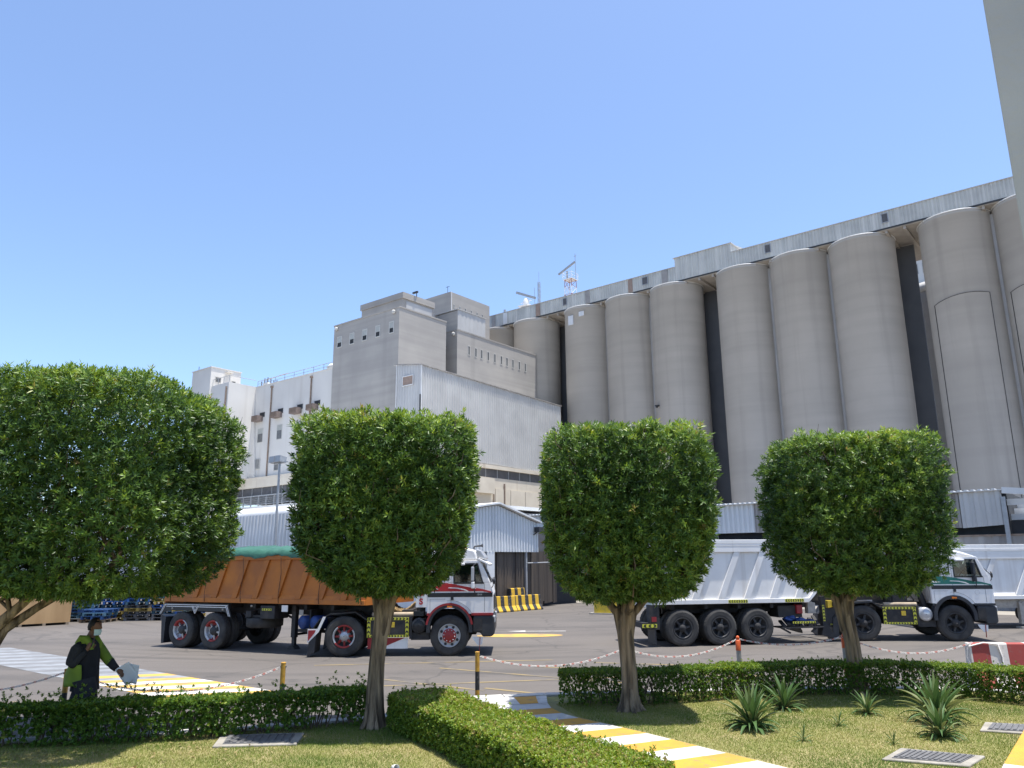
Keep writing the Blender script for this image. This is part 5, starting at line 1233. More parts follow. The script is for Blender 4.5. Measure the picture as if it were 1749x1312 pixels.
# ----- the man walking past behind the left hedge
man = thing('person', 'man in dark clothes and lime safety vest, mask on chin, walking with papers', 'person', (-6.25, 12.0, ROAD))
N_ = {'pelvis': ((-.06, 0, .92), (.15, .13)), 'waist': ((-.075, 0, 1.08), (.145, .125)), 'chest': ((-.10, 0, 1.26), (.165, .135)), 'neckbase': ((-.085, 0, 1.40), (.085, .075)), 'neck': ((-.045, 0, 1.475), .052), 'skull': ((-.015, 0, 1.53), .05),
      'rsh': ((-.12, -.185, 1.345), .075), 'relb': ((-.19, -.25, 1.06), .062), 'rwri': ((.0, -.16, 1.28), .036),
      'lsh': ((-.07, .185, 1.345), .07), 'lelb': ((.12, .235, 1.09), .055), 'lwri': ((.29, .20, .955), .036),
      'rhip': ((-.03, -.10, .84), .125), 'rknee': ((.06, -.10, .50), .095), 'rank': ((.03, -.10, .10), .062), 'rtoe': ((.17, -.10, .05), .04),
      'lhip': ((-.08, .10, .84), .12), 'lknee': ((-.20, .10, .50), .095), 'lank': ((-.50, .10, .20), .062), 'ltoe': ((-.44, .10, .07), .04)}
E_ = [('pelvis', 'waist'), ('waist', 'chest'), ('chest', 'neckbase'), ('neckbase', 'neck'), ('neck', 'skull'), ('chest', 'rsh'), ('rsh', 'relb'), ('relb', 'rwri'), ('chest', 'lsh'), ('lsh', 'lelb'), ('lelb', 'lwri'),
      ('pelvis', 'rhip'), ('rhip', 'rknee'), ('rknee', 'rank'), ('rank', 'rtoe'), ('pelvis', 'lhip'), ('lhip', 'lknee'), ('lknee', 'lank'), ('lank', 'ltoe')]
skin_body('body', N_, E_, 'clothnavy', man)
part('neck_skin', MB().tube([(-.055, 0, 1.44), (-.04, 0, 1.485), (-.02, 0, 1.53)], [.058, .056, .054], 12), 'skin', man)
head(man, (-.005, 0, 1.585), radians(-12), 1.0, mask=True)
# loose trousers
for nm, hp, kn, an, s in (('trouser_leg', (-.03, -.10, .86), (.06, -.10, .5), (.03, -.10, .1), 0), ('trouser_leg', (-.08, .10, .86), (-.2, .10, .5), (-.5, .10, .2), 1)):
    part(nm, MB().tube([hp, Vector(hp).lerp(Vector(kn), .5), kn, Vector(kn).lerp(Vector(an), .6), an], [.155, .145, .13, .125, .125], 16, mod=lambda t, a: 1 + .06 * sin(3 * a + 9 * t)), 'clothblack', man)
part('tunic', MB().tube([(-.06, 0, .70), (-.06, 0, .85), (-.065, 0, 1.0), (-.085, 0, 1.2), (-.095, 0, 1.34), (-.075, 0, 1.42)], [.185, .172, .16, .165, .155, .085], 20, mod=lambda t, a: (1.0 + .10 * abs(sin(a))) * (1 + .03 * sin(5 * a + 8 * t))), 'clothnavy', man)
for a_, b_, r1, r2 in (((-.12, -.185, 1.35), (-.19, -.25, 1.06), .080, .070), ((-.19, -.25, 1.05), (-.02, -.17, 1.25), .070, .048)):
    part('sleeve', MB().tube([a_] + [Vector(a_).lerp(Vector(b_), q) for q in (.06, .2, .5, .8, .95)] + [b_], [r1 * .45, r1 * .8, r1, (r1 + r2) / 2, r2, r2 * .85, r2 * .5], 14, mod=lambda t, a: 1 + .05 * sin(4 * a + 7 * t)), 'clothblack', man)
part('vest_sleeve', MB().tube([(-.07, .185, 1.35), (.02, .21, 1.22), (.13, .235, 1.08), (.17, .23, 1.05)], [.078, .074, .070, .066], 14, mod=lambda t, a: 1 + .06 * sin(4 * a + 9 * t)), 'hivis', man)
part('sleeve', MB().tube([(.15, .232, 1.07), (.22, .22, 1.0), (.275, .205, .965)], [.066, .058, .05], 12), 'clothblack', man)
# open safety vest: back, sides and shoulder straps
vs_ = []; n1 = 30
for i in range(12):
    z = .77 + (1.42 - .77) * i / 11
    for j in range(n1):
        a = radians(72) + radians(216) * j / (n1 - 1)
        sw = (1 - i / 11)
        rx = .198 + .02 * sin(i * .8) + .07 * sw * max(0, -cos(a)); ry = .225 - .012 * sin(i) - (.0 if i < 9 else .03 * (i - 8))
        if i > 8: rx -= .028 * (i - 8)
        vs_.append((-.085 + rx * cos(a) * (1 + .02 * sin(7 * a + i)), ry * sin(a), z + .012 * sin(3 * a) * sw))
fq = []
for i in range(11):
    for j in range(n1 - 1):
        a = radians(72) + radians(216) * (j + .5) / (n1 - 1)
        if 5 <= i <= 9 and abs(abs(sin(a)) - 1) < .06: continue       # armholes
        fq.append((i * n1 + j, i * n1 + j + 1, (i + 1) * n1 + j + 1, (i + 1) * n1 + j))
v_ = part('safety_vest', MB().add(vs_, fq, 0, True), 'hivis', man); sm = v_.modifiers.new('solid', 'SOLIDIFY'); sm.thickness = .012
for s in (-1, 1):
    st = part('vest_strap', MB().tube([(-.17, s * .12, 1.36), (-.12, s * .13, 1.435), (-.05, s * .125, 1.43), (.03, s * .12, 1.33), (.04, s * .12, 1.27)], [.045, .05, .05, .045, .03], 10, mod=lambda t, a: 1.0), 'hivis', man)
hand('hand', man, (.0, -.16, 1.28), (.35, .25, .9), (-.3, .9, .1), .55, 1)
hand('hand', man, (.29, .20, .955), (.85, -.2, -.45), (-.3, 0, -.9), .7, -1)
for p in ((.10, -.10, .045), (-.47, .10, .09)):
    sh_ = MB().tube([(p[0] - .12, p[1], p[2]), (p[0] - .04, p[1], p[2] + .02), (p[0] + .08, p[1], p[2]), (p[0] + .15, p[1], p[2] - .01)], [.04, .05, .045, .03], 10)
    part('shoe', sh_, 'shoe', man, rot=None)
# things he holds
tag(part('mobile_phone', MB().box(-.006, .006, -.035, .035, -.075, .075), 'phone', None, bevel=.004, loc=(-6.25 + .055, 12.0 - .13, ROAD + 1.38), rot=(radians(-14), radians(12), radians(25))), 'dark phone raised to the chin by the walking man', 'phone')
for lab, (px, py, pz), rz, w_, nm in (('front sheet of paper held low by the walking man', (.44, .22, .89), -.45, .22, 0), ('rear sheet of paper, showing behind the front sheet, held by the walking man', (.48, .25, .885), -.12, .21, 1)):
    pv = []
    for i in range(7):
        for j in range(9): pv.append(((i / 6 - .5) * w_, .012 * sin(i * .8), (j / 8 - .5) * .297))
    pm = MB().add(pv, [(i * 9 + j, (i + 1) * 9 + j, (i + 1) * 9 + j + 1, i * 9 + j + 1) for i in range(6) for j in range(8)], 0, True)
    p_ = tag(part('paper_sheet', pm, 'paper', None, loc=(-6.25 + px, 12.0 + py, ROAD + pz), rot=(radians(18), radians(-32 if nm == 0 else 8), radians(10))), lab, 'paper', 'papers in the walking man\'s hand')
    sm = p_.modifiers.new('solid', 'SOLIDIFY'); sm.thickness = .003

# ----- the driver in the red-striped cab
dr = thing('person', 'driver in dark jacket behind the cab window of the red-striped truck', 'person', (-1.77 + .1, 23.2 - .62, ROAD + 1.42))
N_ = {'pelvis': ((0, 0, .42), (.15, .15)), 'chest': ((-.05, 0, .72), (.16, .17)), 'neckbase': ((-.02, 0, .88), .08), 'neck': ((0, 0, .95), .05),
      'rsh': ((-.02, -.2, .8), .07), 'relb': ((.14, -.25, .55), .055), 'rwri': ((.38, -.17, .58), .035), 'lsh': ((-.02, .2, .8), .07), 'lelb': ((.14, .25, .55), .055), 'lwri': ((.38, .17, .58), .035),
      'rhip': ((.1, -.1, .40), .1), 'rknee': ((.45, -.13, .42), .08), 'rank': ((.52, -.13, .06), .05), 'lhip': ((.1, .1, .40), .1), 'lknee': ((.45, .13, .42), .08), 'lank': ((.52, .13, .06), .05)}
E_ = [('pelvis', 'chest'), ('chest', 'neckbase'), ('neckbase', 'neck'), ('chest', 'rsh'), ('rsh', 'relb'), ('relb', 'rwri'), ('chest', 'lsh'), ('lsh', 'lelb'), ('lelb', 'lwri'),
      ('pelvis', 'rhip'), ('rhip', 'rknee'), ('rknee', 'rank'), ('pelvis', 'lhip'), ('lhip', 'lknee'), ('lknee', 'lank')]
skin_body('body', N_, E_, 'clothblack', dr)
part('neck_skin', MB().tube([(-.01, 0, .9), (.0, 0, .96), (.01, 0, 1.0)], .052, 10), 'skin', dr)
head(dr, (.02, 0, .90), radians(-8)); dr.children[-1].location.z = .93
part('jacket_stripe', MB().bar((.02, -.16, .62), (-.01, -.18, .86), .05, .06), 'hivis', dr)
hand('hand', dr, (.38, -.17, .58), (.8, .1, .5), (-.2, .6, .2), .7, 1); hand('hand', dr, (.38, .17, .58), (.8, -.1, .5), (-.2, -.6, .2), .7, -1)

# ------------------------------------------------------------------ leaves
RG = np.random.default_rng(11)
def unit(a): return a / np.maximum(np.linalg.norm(a, axis=1, keepdims=True), 1e-9)
def leaf_mesh(name, pos, axis, k, L, W, spread, mat, tint, fold=.18, droop=.15, stem=.0):
    """k lance-shaped leaves whorled round every sprig: real faces, folded on the midrib"""
    n = len(pos); axis = unit(axis)
    ref = np.where(np.abs(axis[:, 2:3]) < .9, np.array([[0, 0, 1.]]), np.array([[1., 0, 0]]))
    e1 = unit(np.cross(axis, ref)); e2 = np.cross(axis, e1)
    j = np.arange(k)[None, :]; ph = RG.uniform(0, 6.28, (n, 1)) + j * 2.4 + RG.normal(0, .25, (n, k))
    tl = spread * (1.15 - .6 * j / k) + RG.normal(0, .16, (n, k))
    ln = L * RG.uniform(.65, 1.2, (n, k)) * (1.0 - .25 * j / k); wd = W * RG.uniform(.8, 1.2, (n, k))
    pe = e1[:, None, :] * np.cos(ph)[..., None] + e2[:, None, :] * np.sin(ph)[..., None]
    d = axis[:, None, :] * np.cos(tl)[..., None] + pe * np.sin(tl)[..., None]
    d[..., 2] -= droop * RG.uniform(0, 1, (n, k)); d /= np.linalg.norm(d, axis=2, keepdims=True)
    s = np.cross(d, axis[:, None, :]); s /= np.maximum(np.linalg.norm(s, axis=2, keepdims=True), 1e-6)
    nr = np.cross(s, d)
    base = pos[:, None, :] + axis[:, None, :] * (stem * j / k)[..., None]
    mid = base + d * (ln * .48)[..., None]
    v = np.stack([base, mid + s * (wd * .5)[..., None] + nr * (wd * fold)[..., None], base + d * ln[..., None], mid - s * (wd * .5)[..., None] + nr * (wd * fold)[..., None]], axis=2).reshape(-1, 3)
    q = np.arange(n * k)[:, None] * 4; tri = np.concatenate([q + np.array([[0, 2, 1]]), q + np.array([[0, 3, 2]])], axis=1).reshape(-1, 3)
    tv_ = np.repeat(np.clip(tint[:, None] + RG.normal(0, .10, (n, k)), 0, 1).reshape(-1), 2)
    return tri_mesh(name, v, tri, mat, tv_)
def tri_mesh(name, v, tri, mat, tint=None):
    me = bpy.data.meshes.new(name); me.vertices.add(len(v)); me.vertices.foreach_set('co', np.ascontiguousarray(v, np.float32).ravel())
    me.loops.add(tri.size); me.loops.foreach_set('vertex_index', np.ascontiguousarray(tri, np.int32).ravel())
    me.polygons.add(len(tri)); me.polygons.foreach_set('loop_start', np.arange(len(tri), dtype=np.int32) * 3)
    me.update(calc_edges=True)
    if tint is not None:
        a = me.attributes.new('tint', 'FLOAT', 'FACE'); a.data.foreach_set('value', tint.astype(np.float32))
    me.materials.append(MT[mat]); return me
def smooth_noise(p, f, seed):
    r = np.random.default_rng(seed); o = np.zeros(len(p))
    for k in range(6):
        w = r.normal(0, 1, 3) * f; o += np.sin(p @ w + r.uniform(0, 6.28))
    return o / 6

def crown(name, parent, c, hx, hy, z0, z1, nspr, seed, L=.112, W=.025, tint0=.33, taper=.80, prof=(.68, .87, .96, 1.0, .985), ex=10.0, slope=0.0):
    r = np.random.default_rng(seed)
    d = r.normal(0, 1, (nspr * 2, 3)); d /= np.max(np.abs(d), axis=1, keepdims=True)   # cube surface, even enough
    d += r.normal(0, .02, d.shape)
    f = (np.abs(d[:, 0]) ** ex + np.abs(d[:, 1]) ** ex + np.abs(d[:, 2]) ** ex) ** (1 / ex)
    p = d / f[:, None]; nn = np.sign(p) * np.abs(p) ** (ex - 1)
    depth = np.where(r.uniform(0, 1, len(p)) < .78, 1 - .16 * min(1.0, 1.35 / hx) * r.beta(1.2, 2.0, len(p)), r.uniform(.45, .9, len(p)))
    amp_ = min(1.0, 1.35 / hx)
    bump_ = 1 + .045 * amp_ * smooth_noise(p, 4.0, seed) + .085 * amp_ * smooth_noise(p, 13.0, seed + 1) + r.normal(0, .015, len(p)) * amp_
    long_ = (r.uniform(0, 1, len(p)) < .02) & (p[:, 2] > .2); bump_ = np.where(long_, bump_ + r.uniform(.02, .09, len(p)) * amp_, bump_)
    gap = smooth_noise(p, 9.0, seed + 2); keep = (gap > -.30) | (depth < .9) | (r.uniform(0, 1, len(p)) < .4)
    p = p * (depth * bump_)[:, None]; p, nn, depth, long_ = p[keep][:nspr], nn[keep][:nspr], depth[keep][:nspr], long_[keep][:nspr]
    h = (p[:, 2] + 1) / 2
    tp_ = np.interp(h, [0, .12, .28, .52, 1.0], prof)
    w = np.stack([c[0] + p[:, 0] * hx * tp_, c[1] + p[:, 1] * hy * tp_, z0 + h * (z1 - z0) - slope * p[:, 0]], axis=1)
    w[:, 2] -= (h < .2) * (1 - np.clip(np.hypot(p[:, 0], p[:, 1]), 0, 1)) * -.0
    ax = unit(nn) * .75 + np.array([[0, 0, .40]]) + r.normal(0, .38, nn.shape)
    ax[long_] = np.array([[0, 0, 1.]]) + r.normal(0, .15, (long_.sum(), 3))
    tint = tint0 + .20 * smooth_noise(w, 1.6, seed + 3) + .14 * smooth_noise(w, 6.0, seed + 5) + r.normal(0, .12, len(w)) + .10 * long_ + .18 * (p[:, 2] > .80) * (depth > .9) + (r.uniform(0, 1, len(w)) < .012) * .5  # top outer leaves tinted lighter: young growth plus sunlit crown tops put into colour
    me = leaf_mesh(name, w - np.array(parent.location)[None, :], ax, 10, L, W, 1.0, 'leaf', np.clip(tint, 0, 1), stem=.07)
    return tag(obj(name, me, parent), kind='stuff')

def bark_mod(seed, lob=4, amp=.26):
    def f(t, a): return 1 + amp * (1 - .35 * t) * (abs(sin(lob * a / 2 + seed + 1.3 * t)) - .5) * 1.6 + .06 * sin(9 * a - 3 * t + seed)
    return f
def garden_tree(label, base, lean, r0_, ztop, c, hx, hy, z0, z1, nspr, seed, limbs, **kw):
    t = thing('clipped_tree', label, 'tree', base, 0, 'clipped box-shaped trees along the hedges')
    rnd = random.Random(seed); zz = [-.06, .03, .12, .28, .55, .9, ztop - .2, ztop, ztop + .14]; rr = [1.75, 1.45, 1.22, 1.06, .98, .94, .98, .92, .5]
    pts = [(lean[0] * z / ztop + .015 * sin(z * 4 + seed), lean[1] * z / ztop + .012 * cos(z * 5 + seed), z) for z in zz]
    m = MB().tube(pts, [r0_ * q for q in rr], 40, mod=bark_mod(seed)); part('trunk', m, 'bark', t)
    for k in range(5):      # root flare
        a = 2 * pi * k / 5 + seed; q = r0_
        part('root', MB().tube([(cos(a) * q * .7, sin(a) * q * .7, .34), (cos(a) * q * 1.15, sin(a) * q * 1.15, .10), (cos(a) * q * 1.8, sin(a) * q * 1.8, .0), (cos(a) * q * 2.5, sin(a) * q * 2.5, -.05)], [q * .35, q * .38, q * .3, q * .12], 8), 'bark', t)
    top = Vector(pts[-2])
    for dx, dy, dz, rr_ in limbs:
        e = top + Vector((dx, dy, dz)); mid = top.lerp(e, .5) + Vector((-dx * .08, 0, -.06))
        l = part('limb', MB().tube([top - Vector((0, 0, .42)) + Vector((dx, dy, 0)) * .06, top - Vector((0, 0, .12)) + Vector((dx, dy, 0)) * .12, top + Vector((dx, dy, dz)) * .22, mid, e], [rr_ * .8, rr_ * 1.02, rr_ * .95, rr_ * .75, rr_ * .45], 14, mod=bark_mod(seed + dx, 3, .1)), 'bark', t)
        tw = MB()
        for k in range(7):
            s_ = mid.lerp(e, rnd.uniform(0, 1)); q = s_ + Vector((rnd.uniform(-.7, .7) * hx * .9, rnd.uniform(-.9, .5) * hy, rnd.uniform(.1, 1.3))); q.z = min(q.z, z1 - .25 - base[2])
            q.x = max(min(q.x, c[0] - base[0] + hx * .85), c[0] - base[0] - hx * .85)
            q.y = max(min(q.y, c[1] - base[1] + hy * .85), c[1] - base[1] - hy * .85)
            tw.tube([s_, s_.lerp(q, .5) + Vector((0, 0, .08)), q], [.028, .018, .006], 5)
        part('twigs', tw, 'stem', l, kind='stuff')
    sp = MB()
    for k in range(70):
        a = rnd.uniform(0, 6.28); z = rnd.uniform(z0 + .5, z1 - .15); e = max(abs(cos(a)), abs(sin(a))); q = Vector((cos(a) / e, sin(a) / e, 0))
        o_ = Vector((c[0] - base[0], c[1] - base[1], 0)); r_ = rnd.uniform(.88, .97)
        p1 = o_ + Vector((q.x * hx * r_, q.y * hy * r_, z - base[2])); p0 = o_ + Vector((q.x * hx * .6, q.y * hy * .6, z - base[2] - rnd.uniform(.2, .5)))
        sp.tube([p0, p0.lerp(p1, .55) + Vector((0, 0, .04)), p1, p1 + Vector((rnd.uniform(-.06, .06), rnd.uniform(-.06, .06), rnd.uniform(.12, .3)))], [.013, .010, .007, .003], 4)
    part('outer_twigs', sp, 'stem', t, kind='stuff')
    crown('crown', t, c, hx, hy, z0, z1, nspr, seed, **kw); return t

LB = [(.55, .1, .55, .085), (-.5, .2, .6, .08), (.15, -.5, .6, .075), (-.1, .55, .6, .07), (.1, .0, .9, .085)]
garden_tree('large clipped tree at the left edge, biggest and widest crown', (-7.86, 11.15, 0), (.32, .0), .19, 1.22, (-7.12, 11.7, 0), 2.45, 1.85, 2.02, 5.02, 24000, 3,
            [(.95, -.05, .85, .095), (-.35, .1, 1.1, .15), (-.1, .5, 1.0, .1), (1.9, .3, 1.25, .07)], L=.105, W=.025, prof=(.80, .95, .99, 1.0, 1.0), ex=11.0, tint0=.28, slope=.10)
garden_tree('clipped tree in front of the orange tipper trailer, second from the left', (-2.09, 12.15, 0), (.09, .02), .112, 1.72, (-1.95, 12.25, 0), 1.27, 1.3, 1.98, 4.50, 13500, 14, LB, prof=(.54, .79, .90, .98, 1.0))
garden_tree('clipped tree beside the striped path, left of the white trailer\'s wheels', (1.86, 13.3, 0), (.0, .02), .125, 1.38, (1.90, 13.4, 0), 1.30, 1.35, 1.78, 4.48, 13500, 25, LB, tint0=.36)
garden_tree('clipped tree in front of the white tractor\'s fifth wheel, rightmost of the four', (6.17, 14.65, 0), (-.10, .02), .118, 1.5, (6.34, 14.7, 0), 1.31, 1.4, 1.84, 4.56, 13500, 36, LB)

def hedge(label, line, wid, h, nspr, seed, L=.040, W=.020, thin=.0, tint0=.42, jag=.05):
    P = [Vector((*p, 0)) for p in line]; base = P[len(P) // 2].copy()
    t = thing('hedge', label, 'hedge', base); r = np.random.default_rng(seed)
    seg = np.array([(b - a).length for a, b in zip(P, P[1:])]); cum = np.concatenate([[0], np.cumsum(seg)]); tot = cum[-1]
    n = nspr; s = r.uniform(-wid * .3, tot + wid * .3, n); sc = np.clip(s, 0, tot - 1e-4)
    i = np.clip(np.searchsorted(cum, sc, side='right') - 1, 0, len(seg) - 1); f = (sc - cum[i]) / seg[i]
    A = np.array([tuple(p) for p in P]); pos = A[i] + (A[i + 1] - A[i]) * f[:, None]; tg = unit(A[i + 1] - A[i]); nm = np.stack([tg[:, 1], -tg[:, 0], np.zeros(n)], 1)
    pos = pos + tg * (s - sc)[:, None]
    endk = np.sqrt(np.clip(1 - (np.abs(s - sc) / (wid * .45)) ** 2, .25, 1))
    a = r.uniform(0, 1, n); per = 2 * h + wid; u_ = a * per
    lat = np.where(u_ < h, wid / 2, np.where(u_ < h + wid, wid / 2 - (u_ - h), -wid / 2)); ht = np.where(u_ < h, u_, np.where(u_ < h + wid, h, per - u_))
    inn = 1 - .45 * r.beta(1, 3.2, n)
    wob = .05 * smooth_noise(pos, 3.0, seed) + .035 * smooth_noise(pos, 9.0, seed + 1)
    lat = lat * inn * endk * (1 + wob * 1.5); ht = ht * np.where(ht > h * .9, 1 - .25 * r.beta(1, 4, n), 1) * (1 + wob)
    ht = np.where(r.uniform(0, 1, n) < .05, ht + r.uniform(0, jag * 2, n) * (ht > h * .8), ht)
    keep = (r.uniform(0, 1, n) > thin * np.clip(1.25 - ht / h * 1.4, 0, 1) * (1.0 + .9 * smooth_noise(pos, 5.0, seed + 4))) & (ht > .03)
    w = pos + nm * lat[:, None]; w[:, 2] = np.maximum(ht, .03)
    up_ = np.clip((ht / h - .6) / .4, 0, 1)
    ax = nm * np.sign(lat)[:, None] * (1 - up_ * .8)[:, None] + np.array([[0, 0, 1.]]) * (.35 + up_[:, None]) + r.normal(0, .45, (n, 3))
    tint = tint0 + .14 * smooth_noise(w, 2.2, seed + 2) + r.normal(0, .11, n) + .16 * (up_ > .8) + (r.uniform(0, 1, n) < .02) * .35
    w, ax, tint = w[keep], ax[keep], np.clip(tint[keep], 0, 1)
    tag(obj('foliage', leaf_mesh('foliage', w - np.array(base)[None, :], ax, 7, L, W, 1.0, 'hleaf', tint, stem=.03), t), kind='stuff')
    st = MB(); rnd = random.Random(seed)
    for k in range(int(tot * 26)):
        q = rnd.uniform(0, tot - 1e-3); j = int(np.clip(np.searchsorted(cum, q, side='right') - 1, 0, len(seg) - 1)); p = P[j].lerp(P[j + 1], (q - cum[j]) / seg[j]) - base
        tn = (P[j + 1] - P[j]).normalized(); nv = Vector((tn.y, -tn.x, 0)); o_ = nv * rnd.uniform(-wid * .28, wid * .28)
        e = p + o_ * 1.5 + tn * rnd.uniform(-.2, .2) + Vector((0, 0, h * rnd.uniform(.6, .95)))
        st.tube([p + o_ * .7 + Vector((0, 0, -.02)), (p + o_).lerp(e, .5) + Vector((rnd.uniform(-.04, .04), rnd.uniform(-.04, .04), 0)), e], [.011, .008, .004], 4)
    part('stems', st, 'stem', t, kind='stuff'); return t
hedge('loose leafy hedge along the left, in front of the walking man', [(-10.5, 10.65), (-8.5, 10.95), (-6.6, 11.2), (-4.5, 11.62), (-3.4, 11.98), (-2.35, 12.4)], .52, .50, 15500, 51, L=.05, W=.026, thin=.72, tint0=.36, jag=.10)
hedge('bright trimmed hedge along the near side of the striped footpath', [(-1.38, 12.2), (-.85, 11.25), (-.3, 10.3), (.3, 9.2), (1.0, 7.9)], .98, .45, 22000, 62, L=.042, W=.022, thin=.15, tint0=.55, jag=.05)
hedge('long trimmed hedge curving round the lawn behind the agaves', [(.95, 14.0), (2.2, 13.95), (3.6, 14.5), (5.4, 14.8), (7.0, 14.72), (7.9, 14.25), (8.6, 13.6), (9.1, 12.7)], .62, .52, 21000, 73, L=.038, W=.020, thin=.45, tint0=.40, jag=.04)

# agaves: every leaf its own blade
def agave_leaf_mesh(name, L, W, bend, seed):
    rnd = random.Random(seed); n = 8; v = []; p = Vector((0, 0, 0)); a = .0
    for i in range(n + 1):
        t = i / n; w = W * (.55 + .75 * t - 1.25 * t * t) if t < .5 else W * .95 * (1 - (t - .5) / .5) ** .8
        w = max(w, .002)
        sx = w * .5; d = Vector((sin(a), 0, cos(a)))      # grows along +z, bends to +x
        q = Vector((cos(a), 0, -sin(a)))
        v += [p + Vector((0, -sx, 0)) + q * -sx * .45, p + q * .25 * sx, p + Vector((0, sx, 0)) + q * -sx * .45]
        p = p + d * (L / n); a += bend / n * (1 + .8 * t)
    f = []
    for i in range(n): f += [(3 * i, 3 * i + 1, 3 * i + 4, 3 * i + 3), (3 * i + 1, 3 * i + 2, 3 * i + 5, 3 * i + 4)]
    me = MB().add(v, f, 0, True).mesh(name, 'agave'); at = me.attributes.new('tint', 'FLOAT', 'FACE')
    at.data.foreach_set('value', np.array([rnd.uniform(.2, .75)] * len(f), np.float32)); return me
AG = [agave_leaf_mesh('leaf', 1.0, .115, b, i) for i, b in enumerate((.25, .5, .85, 1.25, 1.5))]
AGD = []
for b in (1.6, 1.9):
    me = agave_leaf_mesh('leaf', 1.0, .10, b, 3); me.attributes['tint'].data.foreach_set('value', np.ones(len(me.polygons), np.float32)); AGD.append(me)
def agave(label, x, y, size, n, seed, dead=0, z=0.0):
    t = thing('agave', label, 'plant', (x, y, z), 0, 'agaves on the right lawn' if size > .35 else 'small agave seedlings on the right lawn'); rnd = random.Random(seed)
    for k in range(n):
        q = k / n; tilt = .08 + 1.12 * q ** .9 + rnd.uniform(-.09, .09); az = k * 2.39996 + rnd.uniform(-.2, .2)
        me = AG[min(4, int(q * 4.2 + rnd.uniform(0, .9)))]
        o = obj('leaf', me, t, (cos(az) * .05 * size * q, sin(az) * .05 * size * q, .03 * size * (1 - q)), (0, tilt, az)); s_ = size * rnd.uniform(.82, 1.1) * (.75 + .25 * sin(pi * min(1, q + .25)))
        o.scale = (s_, s_ * rnd.uniform(.85, 1.15), s_)
    for k in range(dead):
        az = rnd.uniform(0, 6.28); o = obj('leaf', AGD[k % 2], t, (0, 0, .02), (0, rnd.uniform(1.15, 1.45), az)); s_ = size * rnd.uniform(.6, .85); o.scale = (s_, s_, s_); o['label'] = 'withered brown leaf'
    return t
agave('big agave left of the lawn, in front of the browning one', 3.40, 11.85, .66, 62, 1)
agave('agave with browning lower leaves close behind the big left agave', 4.36, 13.3, .56, 40, 2, dead=9)
agave('medium agave at the foot of the rightmost clipped tree', 5.5, 12.85, .40, 34, 3)
agave('tallest agave, spreading behind its neighbour at the right', 6.25, 12.2, .74, 56, 4, dead=6)
agave('stocky agave in front of the tallest one at the right', 5.75, 11.2, .52, 46, 5, dead=2)
agave('agave seedling in the middle of the lawn', 4.7, 12.0, .24, 14, 6); agave('agave seedling nearest the striped path', 3.84, 11.05, .24, 14, 7); agave('agave seedling just above the manhole cover', 4.93, 10.82, .20, 13, 8)

# turf
def in_poly(x, y, poly):
    ins = np.zeros(len(x), bool); n = len(poly); j = n - 1
    for i in range(n):
        xi, yi = poly[i]; xj, yj = poly[j]
        c_ = ((yi > y) != (yj > y)) & (x < (xj - xi) * (y - yi) / (yj - yi + 1e-12) + xi); ins ^= c_; j = i
    return ins
def turf(name, label, poly, holes, n, seed):
    r = np.random.default_rng(seed); P = np.array(poly); x = r.uniform(P[:, 0].min(), P[:, 0].max(), n); y = r.uniform(P[:, 1].min(), P[:, 1].max(), n)
    k = in_poly(x, y, poly)
    for h in holes: k &= ~in_poly(x, y, h)
    x, y = x[k], y[k]; n = len(x); p3 = np.stack([x, y, x * 0], 1)
    dry = .36 + .55 * smooth_noise(p3, 1.5, seed) + .35 * smooth_noise(p3, 5.0, seed + 1)
    k2 = r.uniform(0, 1, n) > np.clip(dry - .62, 0, .8); x, y, p3, dry = x[k2], y[k2], p3[k2], dry[k2]; n = len(x)
    az = r.uniform(0, 6.28, n); hh = r.uniform(.012, .034, n) * (1.15 - .4 * dry); ww = r.uniform(.004, .008, n); ln = r.uniform(.2, 1.3, n) * hh; a2 = r.uniform(0, 6.28, n)
    dx, dy = np.cos(az) * ww / 2, np.sin(az) * ww / 2
    v = np.stack([np.stack([x - dx, y - dy, x * 0 - .002], 1), np.stack([x + dx, y + dy, x * 0 - .002], 1), np.stack([x + np.cos(a2) * ln, y + np.sin(a2) * ln, hh], 1)], 1).reshape(-1, 3)
    tri = np.arange(n * 3).reshape(-1, 3)
    return tag(obj(name, tri_mesh(name, v, tri, 'grass', np.clip(dry + r.normal(0, .16, n), 0, 1))), label, 'grass', kind='stuff')
manholes = [((-4.12, 11.62), (-3.98, 10.92), (-2.90, 11.02), (-2.98, 11.72)), ((4.87, 10.52), (4.38, 9.98), (5.22, 9.62), (5.68, 10.08)), ((6.85, 12.05), (6.45, 11.5), (7.3, 11.15), (7.7, 11.75))]
turf('grass', 'short patchy lawn left of the striped footpath', [(-9.5, 8.6), (-9.5, 11.2), (-6.6, 11.55), (-3.3, 12.4), (-2.2, 12.9), (-1.0, 13.0), (.2, 11.2), (.2, 8.6)], [manholes[0]], 250000, 5)
turf('grass', 'dry patchy lawn with agaves right of the striped footpath', [(.7, 13.9), (.98, 12.8), (1.5, 12.1), (2.02, 11.4), (2.55, 10.6), (3.22, 9.66), (3.8, 8.8), (4.9, 8.5), (5.6, 9.6), (7.2, 11.7), (9.6, 11.8), (9.5, 13.5), (8.8, 14.6), (7.4, 15.1), (4.6, 15.15), (2.0, 14.9)], manholes[1:], 300000, 6)

